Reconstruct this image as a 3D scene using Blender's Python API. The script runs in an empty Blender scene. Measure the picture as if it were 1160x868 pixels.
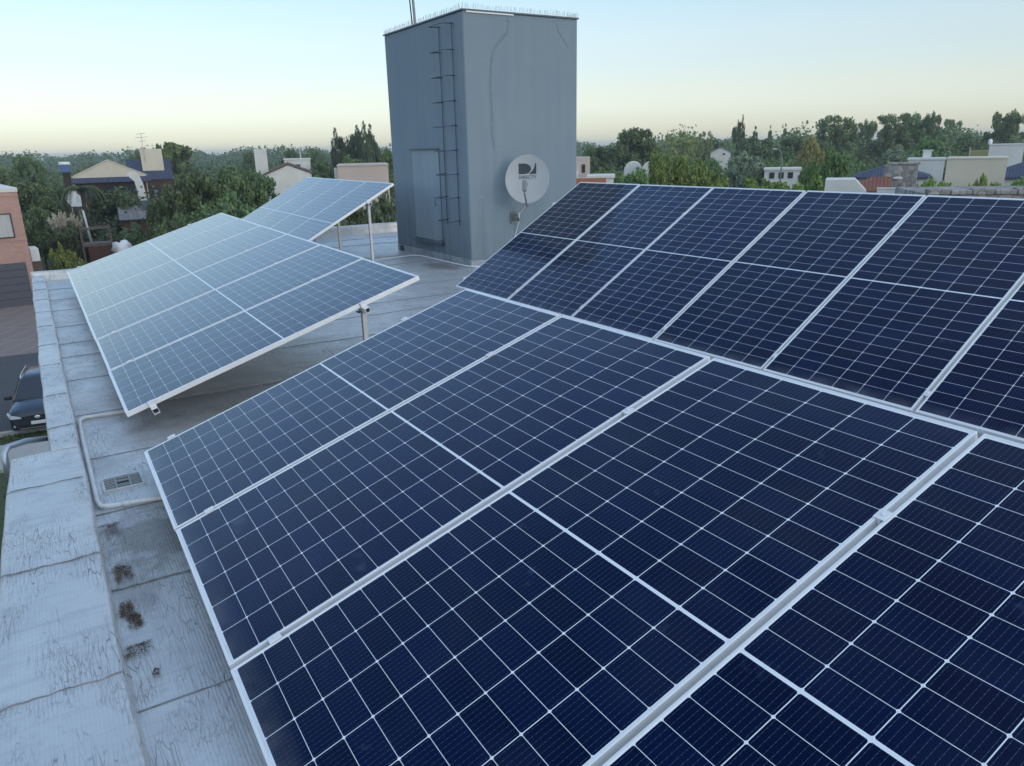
import bpy, bmesh, math, random
import numpy as np
from mathutils import Vector, Matrix
R = math.radians
random.seed(7)
rng = np.random.default_rng(7)
scene = bpy.context.scene
COL = scene.collection

# ---------------------------------------------------------------- camera
EYE = 8.0                       # phone about 1.8 m above a two-storey roof
ROOF = EYE - 1.78
cd = bpy.data.cameras.new('camera')
cd.sensor_fit = 'HORIZONTAL'; cd.sensor_width = 36.0
cd.lens = 852.29 / 1160 * 36.0
cd.clip_start = 0.05; cd.clip_end = 4000
cam = bpy.data.objects.new('camera', cd)
COL.objects.link(cam)
pitch, roll = R(17.42365), R(-1.29505)
fw = Vector((0, math.cos(pitch), -math.sin(pitch)))
up0 = Vector((0, math.sin(pitch), math.cos(pitch)))
rt0 = Vector((1, 0, 0))
rt = rt0 * math.cos(roll) + up0 * math.sin(roll)
upv = -rt0 * math.sin(roll) + up0 * math.cos(roll)
M = Matrix(((rt.x, upv.x, -fw.x, 0), (rt.y, upv.y, -fw.y, 0), (rt.z, upv.z, -fw.z, EYE), (0, 0, 0, 1)))
cam.matrix_world = M
scene.camera = cam

# ---------------------------------------------------------------- sky, sun, exposure
SUN_DIR = Vector((0.80, -0.60, 0.14)).normalized()      # towards the sun: low, behind and to the right
SUN_EL = math.asin(SUN_DIR.z)
SUN_ROT = math.atan2(SUN_DIR.x, SUN_DIR.y)
world = bpy.data.worlds.new('World')
scene.world = world
world.use_nodes = True
wn, wl = world.node_tree.nodes, world.node_tree.links
wn.clear()
out = wn.new('ShaderNodeOutputWorld')
addn = wn.new('ShaderNodeAddShader')
bg1 = wn.new('ShaderNodeBackground'); bg1.inputs['Strength'].default_value = 0.05
sky = wn.new('ShaderNodeTexSky'); sky.sky_type = 'NISHITA'; sky.sun_disc = False
sky.sun_elevation = SUN_EL; sky.sun_rotation = SUN_ROT
sky.air_density = 1.0; sky.dust_density = 0.4; sky.ozone_density = 2.5
wl.new(sky.outputs[0], bg1.inputs['Color'])
bg2 = wn.new('ShaderNodeBackground'); bg2.inputs['Strength'].default_value = 0.80
tc = wn.new('ShaderNodeTexCoord')
sep = wn.new('ShaderNodeSeparateXYZ'); wl.new(tc.outputs['Generated'], sep.inputs[0])
ramp = wn.new('ShaderNodeValToRGB'); ramp.color_ramp.interpolation = 'EASE'
els = ramp.color_ramp.elements
els[0].position = 0.0; els[0].color = (.70, .71, .59, 1)
els[1].position = 1.0; els[1].color = (.20, .37, .66, 1)
for pos, c in ((.05, (.84, .89, .82, 1)), (.11, (.73, .87, .92, 1)), (.18, (.60, .82, .96, 1)), (.28, (.42, .66, .95, 1)), (.42, (.30, .50, .82, 1)), (.65, (.22, .40, .70, 1))):
    e = els.new(pos); e.color = c
wl.new(sep.outputs[2], ramp.inputs[0])
# warm dusk band, strongest to the left
dotn = wn.new('ShaderNodeVectorMath'); dotn.operation = 'DOT_PRODUCT'
wl.new(tc.outputs['Generated'], dotn.inputs[0]); dotn.inputs[1].default_value = (-.80, .60, 0)
mr = wn.new('ShaderNodeMapRange'); mr.inputs[1].default_value = -.2; mr.inputs[2].default_value = 1.0
mr.inputs[3].default_value = 0.74; mr.inputs[4].default_value = 1.08
wl.new(dotn.outputs['Value'], mr.inputs[0])
mulc = wn.new('ShaderNodeVectorMath'); mulc.operation = 'SCALE'
wl.new(ramp.outputs[0], mulc.inputs[0]); wl.new(mr.outputs[0], mulc.inputs['Scale'])
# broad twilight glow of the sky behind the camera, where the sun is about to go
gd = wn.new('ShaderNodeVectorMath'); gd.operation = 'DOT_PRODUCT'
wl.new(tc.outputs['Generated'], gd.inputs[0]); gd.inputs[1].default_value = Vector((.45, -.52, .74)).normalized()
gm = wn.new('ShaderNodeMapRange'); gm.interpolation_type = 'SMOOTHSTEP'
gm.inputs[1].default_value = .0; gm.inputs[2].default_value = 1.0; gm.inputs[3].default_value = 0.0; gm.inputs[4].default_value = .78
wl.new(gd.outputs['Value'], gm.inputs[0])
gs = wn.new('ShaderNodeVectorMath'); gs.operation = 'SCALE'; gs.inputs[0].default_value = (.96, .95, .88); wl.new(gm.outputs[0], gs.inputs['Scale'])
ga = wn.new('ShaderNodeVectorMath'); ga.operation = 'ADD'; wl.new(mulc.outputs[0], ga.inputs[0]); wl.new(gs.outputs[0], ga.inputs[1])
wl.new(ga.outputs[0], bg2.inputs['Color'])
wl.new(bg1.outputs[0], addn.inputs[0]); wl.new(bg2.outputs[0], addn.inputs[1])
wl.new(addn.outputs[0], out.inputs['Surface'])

sl = bpy.data.lights.new('sun', 'SUN'); sl.energy = 0.5; sl.angle = R(24); sl.color = (1.0, .84, .66)
so = bpy.data.objects.new('sun', sl); COL.objects.link(so)
so.rotation_euler = SUN_DIR.to_track_quat('Z', 'Y').to_euler()
so.location = (10, -20, 30)
scene.view_settings.view_transform = 'Standard'
scene.view_settings.look = 'None'
scene.view_settings.gamma = 1.0
scene.view_settings.exposure = 0.18
scene.view_settings.use_curve_mapping = False

# ---------------------------------------------------------------- axes of the house we stand on
AZ = R(31.7)
EU = Vector((math.cos(AZ), math.sin(AZ), 0)); EV = Vector((-math.sin(AZ), math.cos(AZ), 0))
def P(u, v, h=0.0):            # metres along / away on our roof, height above its membrane
    p = EU * u + EV * v; return Vector((p.x, p.y, ROOF + h))

# ---------------------------------------------------------------- helpers
class MB:
    """collects shapes of one mesh"""
    def __init__(s): s.bm = bmesh.new(); s.mi = 0
    def _f(s, vs):
        try:
            f = s.bm.faces.new(vs); f.material_index = s.mi; return f
        except ValueError: return None
    def box(s, lo, hi, F=None, bev=0.0):
        F = F or (lambda x, y, z: Vector((x, y, z)))
        x0, y0, z0 = lo; x1, y1, z1 = hi
        tmp = bmesh.new()
        v = [tmp.verts.new((x, y, z)) for z in (z0, z1) for y in (y0, y1) for x in (x0, x1)]
        for q in ((0, 2, 3, 1), (4, 5, 7, 6), (0, 1, 5, 4), (2, 6, 7, 3), (0, 4, 6, 2), (1, 3, 7, 5)):
            tmp.faces.new([v[i] for i in q])
        if bev: bmesh.ops.bevel(tmp, geom=tmp.edges[:], offset=bev, segments=1, affect='EDGES')
        mp = {}
        for w in tmp.verts: mp[w] = s.bm.verts.new(F(*w.co))
        for f in tmp.faces: s._f([mp[w] for w in f.verts])
        tmp.free(); return s
    def poly(s, pts): return s._f([s.bm.verts.new(Vector(p)) for p in pts])
    def prism(s, pts, ext):     # closed outline pts extruded by the vector ext
        a = [s.bm.verts.new(Vector(p)) for p in pts]; b = [s.bm.verts.new(Vector(p) + Vector(ext)) for p in pts]
        s._f(a[::-1]); s._f(b)
        n = len(a)
        for i in range(n): s._f([a[i], a[(i + 1) % n], b[(i + 1) % n], b[i]])
        return s
    def tube(s, pts, r, n=8, cap=True):
        pts = [Vector(p) for p in pts]; rs = r if isinstance(r, (list, tuple)) else [r] * len(pts)
        rings = []
        for i, p in enumerate(pts):
            d = (pts[min(i + 1, len(pts) - 1)] - pts[max(i - 1, 0)]).normalized()
            a = d.orthogonal().normalized() if i == 0 else (a - d * a.dot(d)).normalized()
            b = d.cross(a)
            rings.append([s.bm.verts.new(p + (a * math.cos(t) + b * math.sin(t)) * rs[i]) for t in [2 * math.pi * k / n for k in range(n)]])
        for i in range(len(rings) - 1):
            for k in range(n):
                f = s._f([rings[i][k], rings[i][(k + 1) % n], rings[i + 1][(k + 1) % n], rings[i + 1][k]])
                if f: f.smooth = True
        if cap: s._f(rings[0][::-1]); s._f(rings[-1])
        return s
    def lathe(s, prof, n=24, F=None):   # prof of (r, z)
        F = F or (lambda x, y, z: Vector((x, y, z)))
        rings = [[s.bm.verts.new(F(r * math.cos(t), r * math.sin(t), z)) for t in [2 * math.pi * k / n for k in range(n)]] for r, z in prof]
        for i in range(len(rings) - 1):
            for k in range(n):
                f = s._f([rings[i][k], rings[i][(k + 1) % n], rings[i + 1][(k + 1) % n], rings[i + 1][k]])
                if f: f.smooth = True
        s._f(rings[0][::-1]); s._f(rings[-1]); return s
    def build(s, name, mats, parent=None, fix=True):
        if fix: bmesh.ops.recalc_face_normals(s.bm, faces=s.bm.faces[:])
        me = bpy.data.meshes.new(name); s.bm.to_mesh(me); s.bm.free()
        for m in (mats if isinstance(mats, (list, tuple)) else [mats]): me.materials.append(m)
        return link(name, me, parent)
def link(name, me, parent=None):
    o = bpy.data.objects.new(name, me); COL.objects.link(o)
    if parent is not None: o.parent = parent
    return o
def tag(o, label=None, cat=None, group=None, kind=None):
    if label: o['label'] = label
    if cat: o['category'] = cat
    if group: o['group'] = group
    if kind: o['kind'] = kind
    return o
def thing(name, label, cat, loc=(0, 0, 0), rz=0.0, group=None):
    o = bpy.data.objects.new(name, None); COL.objects.link(o)
    o.empty_display_size = .2
    o.location = loc; o.rotation_euler = (0, 0, rz)
    return tag(o, label, cat, group)

# ---------------------------------------------------------------- materials
def mat(name, base=(.5, .5, .5), rough=.6, metal=0.0, spec=.5):
    m = bpy.data.materials.new(name); m.use_nodes = True
    b = m.node_tree.nodes['Principled BSDF']
    b.inputs['Base Color'].default_value = (*base, 1); b.inputs['Roughness'].default_value = rough
    b.inputs['Metallic'].default_value = metal; b.inputs['Specular IOR Level'].default_value = spec
    return m
class NT:
    """short hand for node building"""
    def __init__(s, m): s.m = m; s.t = m.node_tree; s.b = s.t.nodes['Principled BSDF']
    def n(s, t, **k):
        x = s.t.nodes.new('ShaderNode' + t)
        for a, v in k.items(): setattr(x, a, v)
        return x
    def l(s, a, b): s.t.links.new(a, b)
    def put(s, sock, v):
        if hasattr(v, 'links'): s.l(v, sock)
        elif isinstance(v, (tuple, list)) and len(v) == 3 and sock.type == 'RGBA': sock.default_value = (*v, 1)
        else: sock.default_value = v
    def math(s, op, a, b=0.0, c=0.0):
        x = s.n('Math', operation=op); s.put(x.inputs[0], a); s.put(x.inputs[1], b); s.put(x.inputs[2], c); return x.outputs[0]
    def mix(s, f, a, b, mode='MIX'):
        x = s.n('MixRGB', blend_type=mode); s.put(x.inputs[0], f); s.put(x.inputs[1], a); s.put(x.inputs[2], b); return x.outputs[0]
    def map(s, v, a, b, c=0.0, d=1.0):
        x = s.n('MapRange'); s.put(x.inputs[0], v)
        for i, q in enumerate((a, b, c, d)): s.put(x.inputs[i + 1], q)
        return x.outputs[0]
    def coord(s, which='Object', scale=(1, 1, 1), rot=(0, 0, 0)):
        c = s.n('TexCoord'); mp = s.n('Mapping'); s.l(c.outputs[which], mp.inputs[0])
        mp.inputs['Scale'].default_value = scale; mp.inputs['Rotation'].default_value = rot; return mp.outputs[0]
    def noise(s, v, scale=5, detail=4, rough=.55, dist=0.0):
        x = s.n('TexNoise'); s.l(v, x.inputs['Vector'])
        x.inputs['Scale'].default_value = scale; x.inputs['Detail'].default_value = detail
        x.inputs['Roughness'].default_value = rough; x.inputs['Distortion'].default_value = dist; return x.outputs[0]
    def bump(s, h, strength=.3, dist=.01, prev=None):
        x = s.n('Bump'); s.l(h, x.inputs['Height']); x.inputs['Strength'].default_value = strength; x.inputs['Distance'].default_value = dist
        if prev is not None: s.l(prev, x.inputs['Normal'])
        return x.outputs[0]
def rough_mat(name, c1, c2, scale=3.0, rough=.8, bump=.2, bd=.01, metal=0.0, coord='Object', stretch=(1, 1, 1)):
    m = mat(name, c1, rough, metal); t = NT(m)
    v = t.coord(coord, stretch)
    n1 = t.noise(v, scale, 6, .6)
    t.l(t.mix(t.map(n1, .3, .7), c1, c2), t.b.inputs['Base Color'])
    if bump:
        t.l(t.bump(t.noise(v, scale * 8, 4, .6), bump, bd), t.b.inputs['Normal'])
    return m

MAT = {}
MAT['alu'] = rough_mat('anodised_aluminium', (.80, .81, .82), (.72, .74, .76), 6, .38, 0, metal=.15)
MAT['galv'] = rough_mat('galvanised_steel', (.55, .57, .58), (.42, .44, .46), 14, .5, .1, .002, metal=.5)
MAT['black'] = mat('black_plastic', (.012, .012, .013), .5)
MAT['pvc'] = rough_mat('weathered_pvc', (.60, .63, .66), (.44, .47, .50), 9, .5, .05, .002)
MAT['bitumen'] = rough_mat('bitumen', (.24, .26, .28), (.09, .10, .11), 20, .75, .4, .004)
MAT['dark_metal'] = rough_mat('dark_painted_steel', (.10, .14, .18), (.06, .085, .11), 18, .5, .1, .002)
MAT['brown_stuff'] = rough_mat('dry_moss', (.13, .082, .052), (.040, .028, .020), 30, .95, .5, .005)
MAT['white_paint'] = rough_mat('white_render', (.72, .71, .68), (.60, .59, .56), .7, .85, .15, .01)
MAT['cream'] = rough_mat('cream_render', (.66, .60, .49), (.57, .52, .42), .5, .85, .15, .01)
MAT['pink'] = rough_mat('pink_render', (.56, .47, .42), (.49, .41, .37), .5, .85, .15, .01)
def stone_mat():
    m = mat('pale_stone', (.3, .28, .27), .9); t = NT(m); v = t.coord('Object')
    vo = t.n('TexVoronoi'); t.l(v, vo.inputs['Vector']); vo.inputs['Scale'].default_value = 3.2
    s = t.n('SeparateXYZ'); t.l(vo.outputs['Color'], s.inputs[0])
    ve = t.n('TexVoronoi', feature='DISTANCE_TO_EDGE'); t.l(v, ve.inputs['Vector']); ve.inputs['Scale'].default_value = 3.2
    c = t.mix(s.outputs[0], (.16, .15, .15), (.42, .40, .38))
    c = t.mix(t.map(t.noise(v, 2, 5), .4, .7, 0, .5), c, (.25, .23, .22))
    c = t.mix(t.map(ve.outputs['Distance'], 0, .06, .8, 0), c, (.09, .085, .085))
    t.l(c, t.b.inputs['Base Color']); t.l(t.bump(ve.outputs['Distance'], .8, .05), t.b.inputs['Normal']); return m
MAT['pale_stone'] = stone_mat()
MAT['orange'] = rough_mat('orange_render', (.42, .17, .08), (.36, .14, .07), .8, .85, .15, .01)
MAT['glass'] = mat('window_glass', (.05, .06, .07), .05)
MAT['curtain'] = rough_mat('curtain', (.55, .56, .54), (.40, .41, .40), 2, .8, 0, stretch=(9, 9, .3))
MAT['wood'] = rough_mat('grey_wood', (.17, .13, .115), (.10, .08, .07), 5, .85, .3, .01)
MAT['brown_wood'] = rough_mat('brown_wood', (.11, .055, .035), (.07, .035, .025), 4, .8, .3, .01)
MAT['bark'] = rough_mat('bark', (.075, .06, .045), (.04, .03, .025), 8, .95, .6, .03)
MAT['white_plastic'] = mat('white_plastic', (.75, .77, .78), .4)
MAT['steel'] = mat('stainless_pipe', (.42, .47, .54), .3, .75)
MAT['lid_blue'] = mat('blue_panel', (.05, .09, .18), .15)

def tile_mat(name, c1, c2, pitch):
    m = mat(name, c1, .7); t = NT(m)
    v = t.coord('Object')
    s = t.n('SeparateXYZ'); t.l(v, s.inputs[0])
    w = t.math('FRACT', t.math('DIVIDE', s.outputs[1], pitch))
    w2 = t.math('FRACT', t.math('DIVIDE', s.outputs[0], pitch * .7))
    n1 = t.noise(v, 2.5, 5)
    t.l(t.mix(t.map(n1, .3, .7), c1, c2), t.b.inputs['Base Color'])
    h = t.math('ADD', w, t.math('MULTIPLY', t.math('SINE', t.math('MULTIPLY', w2, 6.283)), .4))
    t.l(t.bump(h, .9, .05), t.b.inputs['Normal'])
    return m
MAT['blue_tile'] = tile_mat('blue_roof_tiles', (.050, .065, .115), (.035, .046, .085), .32)
MAT['red_tile'] = tile_mat('red_roof_tiles', (.24, .085, .045), (.16, .06, .04), .32)
MAT['brown_tile'] = tile_mat('brown_roof_tiles', (.15, .105, .08), (.09, .07, .06), .32)
MAT['grey_tile'] = tile_mat('grey_roof_sheet', (.20, .20, .22), (.13, .13, .15), .5)

def brick_mat():
    m = mat('salmon_brick', (.4, .2, .15), .85); t = NT(m)
    v = t.coord('Object', (1, 1, 1))
    s = t.n('SeparateXYZ'); t.l(v, s.inputs[0])
    cb = t.n('CombineXYZ'); t.l(t.math('ADD', s.outputs[0], s.outputs[1]), cb.inputs[0]); t.l(s.outputs[2], cb.inputs[1])
    b = t.n('TexBrick'); t.l(cb.outputs[0], b.inputs['Vector'])
    b.inputs['Scale'].default_value = 1.0; b.inputs['Brick Width'].default_value = .24; b.inputs['Row Height'].default_value = .075
    b.inputs['Mortar Size'].default_value = .008; b.inputs['Mortar Smooth'].default_value = .2
    b.inputs['Color1'].default_value = (.56, .33, .27, 1); b.inputs['Color2'].default_value = (.47, .27, .22, 1); b.inputs['Mortar'].default_value = (.40, .30, .26, 1)
    n = t.noise(v, .9, 4)
    t.l(t.mix(t.map(n, .3, .8, 0, .35), b.outputs[0], (.34, .21, .18)), t.b.inputs['Base Color'])
    t.l(t.bump(b.outputs['Fac'], .4, -.006), t.b.inputs['Normal'])
    return m
MAT['brick'] = brick_mat()

def tower_mat():
    # grey-blue limewash, vertical run-down streaks and old filled cracks
    m = mat('grey_blue_limewash', (.2, .25, .3), .85); t = NT(m)
    v = t.coord('Object'); vs = t.coord('Object', (7, 7, .35)); vs2 = t.coord('Object', (22, 22, .8))
    n1 = t.noise(v, 1.2, 5); n2 = t.noise(vs, 1.0, 5, .6); n3 = t.noise(vs2, 1.0, 4, .6)
    c = t.mix(t.map(n1, .3, .7), (.200, .262, .312), (.220, .276, .318))
    c = t.mix(t.map(n2, .50, .80, 0, .26), c, (.12, .168, .215))
    c = t.mix(t.map(n3, .60, .85, 0, .20), c, (.26, .32, .365))
    # runs are stronger near the foot where rain splashes
    s = t.n('SeparateXYZ'); t.l(v, s.inputs[0])
    foot = t.math('MULTIPLY', t.map(s.outputs[2], .0, 1.1, 1, 0), t.map(n2, .3, .65))
    c = t.mix(t.math('MULTIPLY', foot, .55), c, (.08, .115, .15))
    t.l(c, t.b.inputs['Base Color'])
    b1 = t.bump(n1, .25, .03); b2 = t.bump(t.noise(v, 45, 4), .25, .006, b1)
    t.l(b2, t.b.inputs['Normal'])
    return m
MAT['tower'] = tower_mat()
MAT['tower_crack'] = rough_mat('old_crack', (.15, .19, .22), (.20, .255, .30), 14, .9, .2, .004)
MAT['tower_filler'] = rough_mat('crack_filler', (.26, .32, .365), (.22, .27, .31), 14, .9, .2, .004)
MAT['tower_door'] = rough_mat('painted_sheet', (.28, .355, .41), (.21, .28, .335), 2, .55, .1, .006, stretch=(6, 6, .5))
MAT['skirt'] = rough_mat('peeling_membrane', (.42, .46, .50), (.22, .26, .30), 7, .7, .4, .008)

def membrane_mat(name, kerb=False):
    """aluminised roofing sheet: fine ribs across the roll, long dry cracks, grime"""
    m = mat(name, (.45, .5, .55), .5, .38); t = NT(m)
    v = t.coord('Object')
    s = t.n('SeparateXYZ'); t.l(v, s.inputs[0])
    nbig = t.noise(v, 1.1, 5, .6); nmid = t.noise(v, 6, 6, .65); nf = t.noise(v, 60, 4, .6)
    c = t.mix(t.map(nbig, .3, .72), (.625, .645, .655), (.48, .505, .53))
    c = t.mix(t.map(nmid, .5, .8, 0, .5), c, (.34, .37, .40))
    # ribs of the sheet
    rib = t.math('SINE', t.math('MULTIPLY', t.math('ADD', s.outputs[0], t.math('MULTIPLY', nmid, .008)), 2 * math.pi / .0125))
    rib2 = t.math('SINE', t.math('MULTIPLY', t.math('ADD', s.outputs[1], t.math('MULTIPLY', nmid, .05)), 2 * math.pi / .035))
    # dry cracks, long along the roll
    wv = t.n('VectorMath', operation='ADD'); t.l(v, wv.inputs[0])
    nz = t.n('TexNoise'); t.l(v, nz.inputs['Vector']); nz.inputs['Scale'].default_value = 9; nz.inputs['Detail'].default_value = 3
    sc = t.n('VectorMath', operation='SCALE'); t.l(nz.outputs['Color'], sc.inputs[0]); sc.inputs['Scale'].default_value = .022
    t.l(sc.outputs[0], wv.inputs[1])
    def crack(scale, w, lo, hi, amt, seed):
        mp = t.n('Mapping'); t.l(wv.outputs[0], mp.inputs[0]); mp.inputs['Scale'].default_value = scale; mp.inputs['Location'].default_value = (seed, seed * 2, 0)
        vo = t.n('TexVoronoi', feature='DISTANCE_TO_EDGE'); t.l(mp.outputs[0], vo.inputs['Vector']); vo.inputs['Scale'].default_value = 1
        line = t.map(vo.outputs['Distance'], 0, w, 1, 0)
        where = t.map(t.noise(t.coord('Object', (1.6, .9, 1)), 1.7 + seed, 3), lo, hi)
        return t.math('MULTIPLY', t.math('MULTIPLY', line, where), amt)
    k1 = crack((75, 4.5, 1), .040, .47, .57, .85, .3) if kerb else crack((62, 5.5, 1), .045, .42, .54, .75, .3)
    k2 = crack((110, 14, 1), .06, .55, .65, .7, 1.1) if kerb else crack((90, 16, 1), .06, .50, .62, .6, 1.1)
    k = t.math('MAXIMUM', k1, k2)
    c = t.mix(t.map(rib, -1, 1, 0, .10), c, (.30, .32, .34))
    wr = t.noise(t.coord('Object', (2.2, 26, 1)), 1.0, 5, .6, .6)
    c = t.mix(t.map(wr, .52, .72, 0, .40), c, (.33, .35, .37))
    c = t.mix(k, c, (.09, .10, .11))
    c = t.mix(t.map(nf, .62, .8, 0, .25), c, (.18, .2, .22))
    if not kerb:
        # dull grime all over the flat sheets, in patches
        c = t.mix(t.map(t.noise(v, 2.6, 6, .7, .8), .48, .66, 0, .30), c, (.32, .34, .355))
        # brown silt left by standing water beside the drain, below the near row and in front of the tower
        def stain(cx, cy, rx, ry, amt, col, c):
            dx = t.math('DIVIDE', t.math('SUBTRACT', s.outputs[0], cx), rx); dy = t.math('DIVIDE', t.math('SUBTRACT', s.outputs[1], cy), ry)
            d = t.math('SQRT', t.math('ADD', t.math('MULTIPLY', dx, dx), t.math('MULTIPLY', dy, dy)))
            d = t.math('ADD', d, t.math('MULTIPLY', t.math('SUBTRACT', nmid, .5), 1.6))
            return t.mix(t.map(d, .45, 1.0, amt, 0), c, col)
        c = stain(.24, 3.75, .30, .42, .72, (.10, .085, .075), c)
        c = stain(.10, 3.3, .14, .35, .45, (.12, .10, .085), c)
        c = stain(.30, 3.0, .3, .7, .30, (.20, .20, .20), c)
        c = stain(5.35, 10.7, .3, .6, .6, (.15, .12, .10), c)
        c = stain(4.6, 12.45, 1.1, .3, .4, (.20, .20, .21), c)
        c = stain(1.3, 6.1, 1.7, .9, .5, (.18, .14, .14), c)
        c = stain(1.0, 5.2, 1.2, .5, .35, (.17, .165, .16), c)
        c = stain(.08, 4.85, .2, .25, .35, (.16, .16, .16), c)
    t.l(c, t.b.inputs['Base Color'])
    t.l(t.map(nmid, .3, .8, .33, .55), t.b.inputs['Roughness'])
    h = t.bump(rib, .22, .0012)
    h = t.bump(rib2, .12, .002, h)
    h = t.bump(nmid, .35, .012, h)
    h = t.bump(wr, .35, .010, h)
    h = t.bump(k, .5, -.003, h)
    t.l(h, t.b.inputs['Normal'])
    return m
MAT['membrane'] = membrane_mat('roof_membrane'); MAT['kerb'] = membrane_mat('kerb_membrane', True)

def cell_mat():
    """half-cut cells in metres of the panel's UV: 6 columns, 2 x 12 rows, ten wires a cell"""
    m = mat('solar_cells', (.02, .03, .08), .07); t = NT(m)
    uvn = t.n('UVMap'); s = t.n('SeparateXYZ'); t.l(uvn.outputs[0], s.inputs[0])
    x, y = s.outputs[0], s.outputs[1]
    cx = t.math('DIVIDE', t.math('SUBTRACT', x, .0120), .185)
    fx = t.math('ABSOLUTE', t.math('MULTIPLY', t.math('SUBTRACT', t.math('FRACT', cx), .5), .185))
    dx = t.math('SUBTRACT', .0911, fx)
    ym = t.math('SUBTRACT', t.math('ABSOLUTE', t.math('SUBTRACT', y, 1.1395)), .0050)
    cy = t.math('DIVIDE', ym, .0929)
    fy = t.math('ABSOLUTE', t.math('MULTIPLY', t.math('SUBTRACT', t.math('FRACT', cy), .5), .0929))
    dy = t.math('SUBTRACT', .0456, fy)
    inside = t.math('MULTIPLY', t.math('GREATER_THAN', dx, 0), t.math('GREATER_THAN', dy, 0))
    inside = t.math('MULTIPLY', inside, t.math('GREATER_THAN', t.math('ADD', dx, dy), .0048))
    for a, b in ((ym, 0.0), (t.math('SUBTRACT', 1.1148, ym), 0.0), (t.math('SUBTRACT', x, .0135), 0.0), (t.math('SUBTRACT', 1.1205, x), 0.0)):
        inside = t.math('MULTIPLY', inside, t.math('GREATER_THAN', a, b))
    wire = t.math('LESS_THAN', t.math('ABSOLUTE', t.math('SUBTRACT', t.math('FRACT', t.math('DIVIDE', t.math('MULTIPLY', t.math('FRACT', cx), .185), .0185)), .5)), .021)
    # tiny solder pads along the wires
    pad = t.math('LESS_THAN', t.math('FRACT', t.math('DIVIDE', ym, .0154)), .22)
    # every cell its own slight tint
    cb = t.n('CombineXYZ'); t.l(t.math('FLOOR', cx), cb.inputs[0]); t.l(t.math('FLOOR', t.math('DIVIDE', t.math('SUBTRACT', y, 1.1395), .0925)), cb.inputs[1])
    oi = t.n('ObjectInfo'); t.l(t.math('MULTIPLY', oi.outputs['Random'], 91), cb.inputs[2])
    wn_ = t.n('TexWhiteNoise'); t.l(cb.outputs[0], wn_.inputs[0])
    c = t.mix(wn_.outputs[0], (.0012, .0056, .031), (.0018, .0090, .050))
    c = t.mix(t.math('MULTIPLY', oi.outputs['Random'], .45), c, (.0012, .005, .022))
    c = t.mix(t.math('MULTIPLY', wire, t.math('ADD', .15, t.math('MULTIPLY', pad, .30))), c, (.32, .42, .62))
    c = t.mix(inside, (.74, .79, .84), c)
    # dust film and a few dried drop marks
    pc = t.n('CombineXYZ'); t.l(x, pc.inputs[0]); t.l(y, pc.inputs[1]); t.l(t.math('MULTIPLY', oi.outputs['Random'], 37), pc.inputs[2])
    d1 = t.noise(pc.outputs[0], 2.2, 5, .6); d2 = t.noise(pc.outputs[0], 7.0, 3, .5)
    c = t.mix(t.map(d1, .45, .8, .0, .035), c, (.26, .29, .33))
    c = t.mix(t.map(d2, .70, .80, 0, .12), c, (.20, .30, .44))
    # grime collected along the low edge
    c = t.mix(t.math('MULTIPLY', t.map(y, .01, .10, 1, 0), t.map(d2, .3, .7, .05, .35)), c, (.22, .23, .24))
    t.l(c, t.b.inputs['Base Color'])
    t.l(t.map(d1, .3, .8, .05, .16), t.b.inputs['Roughness'])
    t.b.inputs['Specular IOR Level'].default_value = .0
    t.b.inputs['Sheen Weight'].default_value = .0; t.b.inputs['Sheen Roughness'].default_value = .28; t.b.inputs['Sheen Tint'].default_value = (.85, .93, 1, 1)
    t.b.inputs['IOR'].default_value = 1.5
    # anti-reflex glass: Schlick reflection, weak head-on and strong at grazing angles
    nb_ = t.bump(d1, .03, .02)
    t.l(nb_, t.b.inputs['Normal'])
    lw = t.n('LayerWeight'); lw.inputs['Blend'].default_value = .5
    fr = t.math('ADD', .004, t.math('MULTIPLY', .98, t.math('POWER', lw.outputs['Facing'], 4.0)))
    gl = t.n('BsdfGlossy'); gl.inputs['Color'].default_value = (1, 1, 1, 1); t.l(t.map(d1, .3, .8, .06, .15), gl.inputs['Roughness']); t.l(nb_, gl.inputs['Normal'])
    mx = t.n('MixShader'); t.l(fr, mx.inputs[0]); t.l(t.b.outputs[0], mx.inputs[1]); t.l(gl.outputs[0], mx.inputs[2])
    o = [q for q in t.t.nodes if q.type == 'OUTPUT_MATERIAL'][0]; t.l(mx.outputs[0], o.inputs[0])
    return m
MAT['cells'] = cell_mat()

def leaf_mat(name, dark, light, accent=None, amt=.1):
    m = mat(name, dark, .65, 0, .25); t = NT(m)
    g = t.n('NewGeometry'); oi = t.n('ObjectInfo')
    v = t.coord('Object')
    clump = t.noise(v, 5.5, 3)
    f = t.math('ADD', t.math('MULTIPLY', g.outputs['Random Per Island'], .55), t.math('MULTIPLY', t.map(clump, .35, .65), .45))
    c = t.mix(f, dark, light)
    if accent: c = t.mix(t.math('GREATER_THAN', g.outputs['Random Per Island'], 1 - amt), c, accent)
    hv = t.n('HueSaturation'); t.l(c, hv.inputs['Color'])
    t.l(t.map(oi.outputs['Random'], 0, 1, .485, .515), hv.inputs['Hue']); t.l(t.map(oi.outputs['Random'], 0, 1, 1.15, 1.75), hv.inputs['Value'])
    t.l(hv.outputs[0], t.b.inputs['Base Color'])
    tr = t.n('BsdfTranslucent'); t.l(hv.outputs[0], tr.inputs[0])
    mx = t.n('MixShader'); mx.inputs[0].default_value = .18
    o = [x for x in t.t.nodes if x.type == 'OUTPUT_MATERIAL'][0]
    t.l(t.b.outputs[0], mx.inputs[1]); t.l(tr.outputs[0], mx.inputs[2]); t.l(mx.outputs[0], o.inputs[0])
    return m
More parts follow.
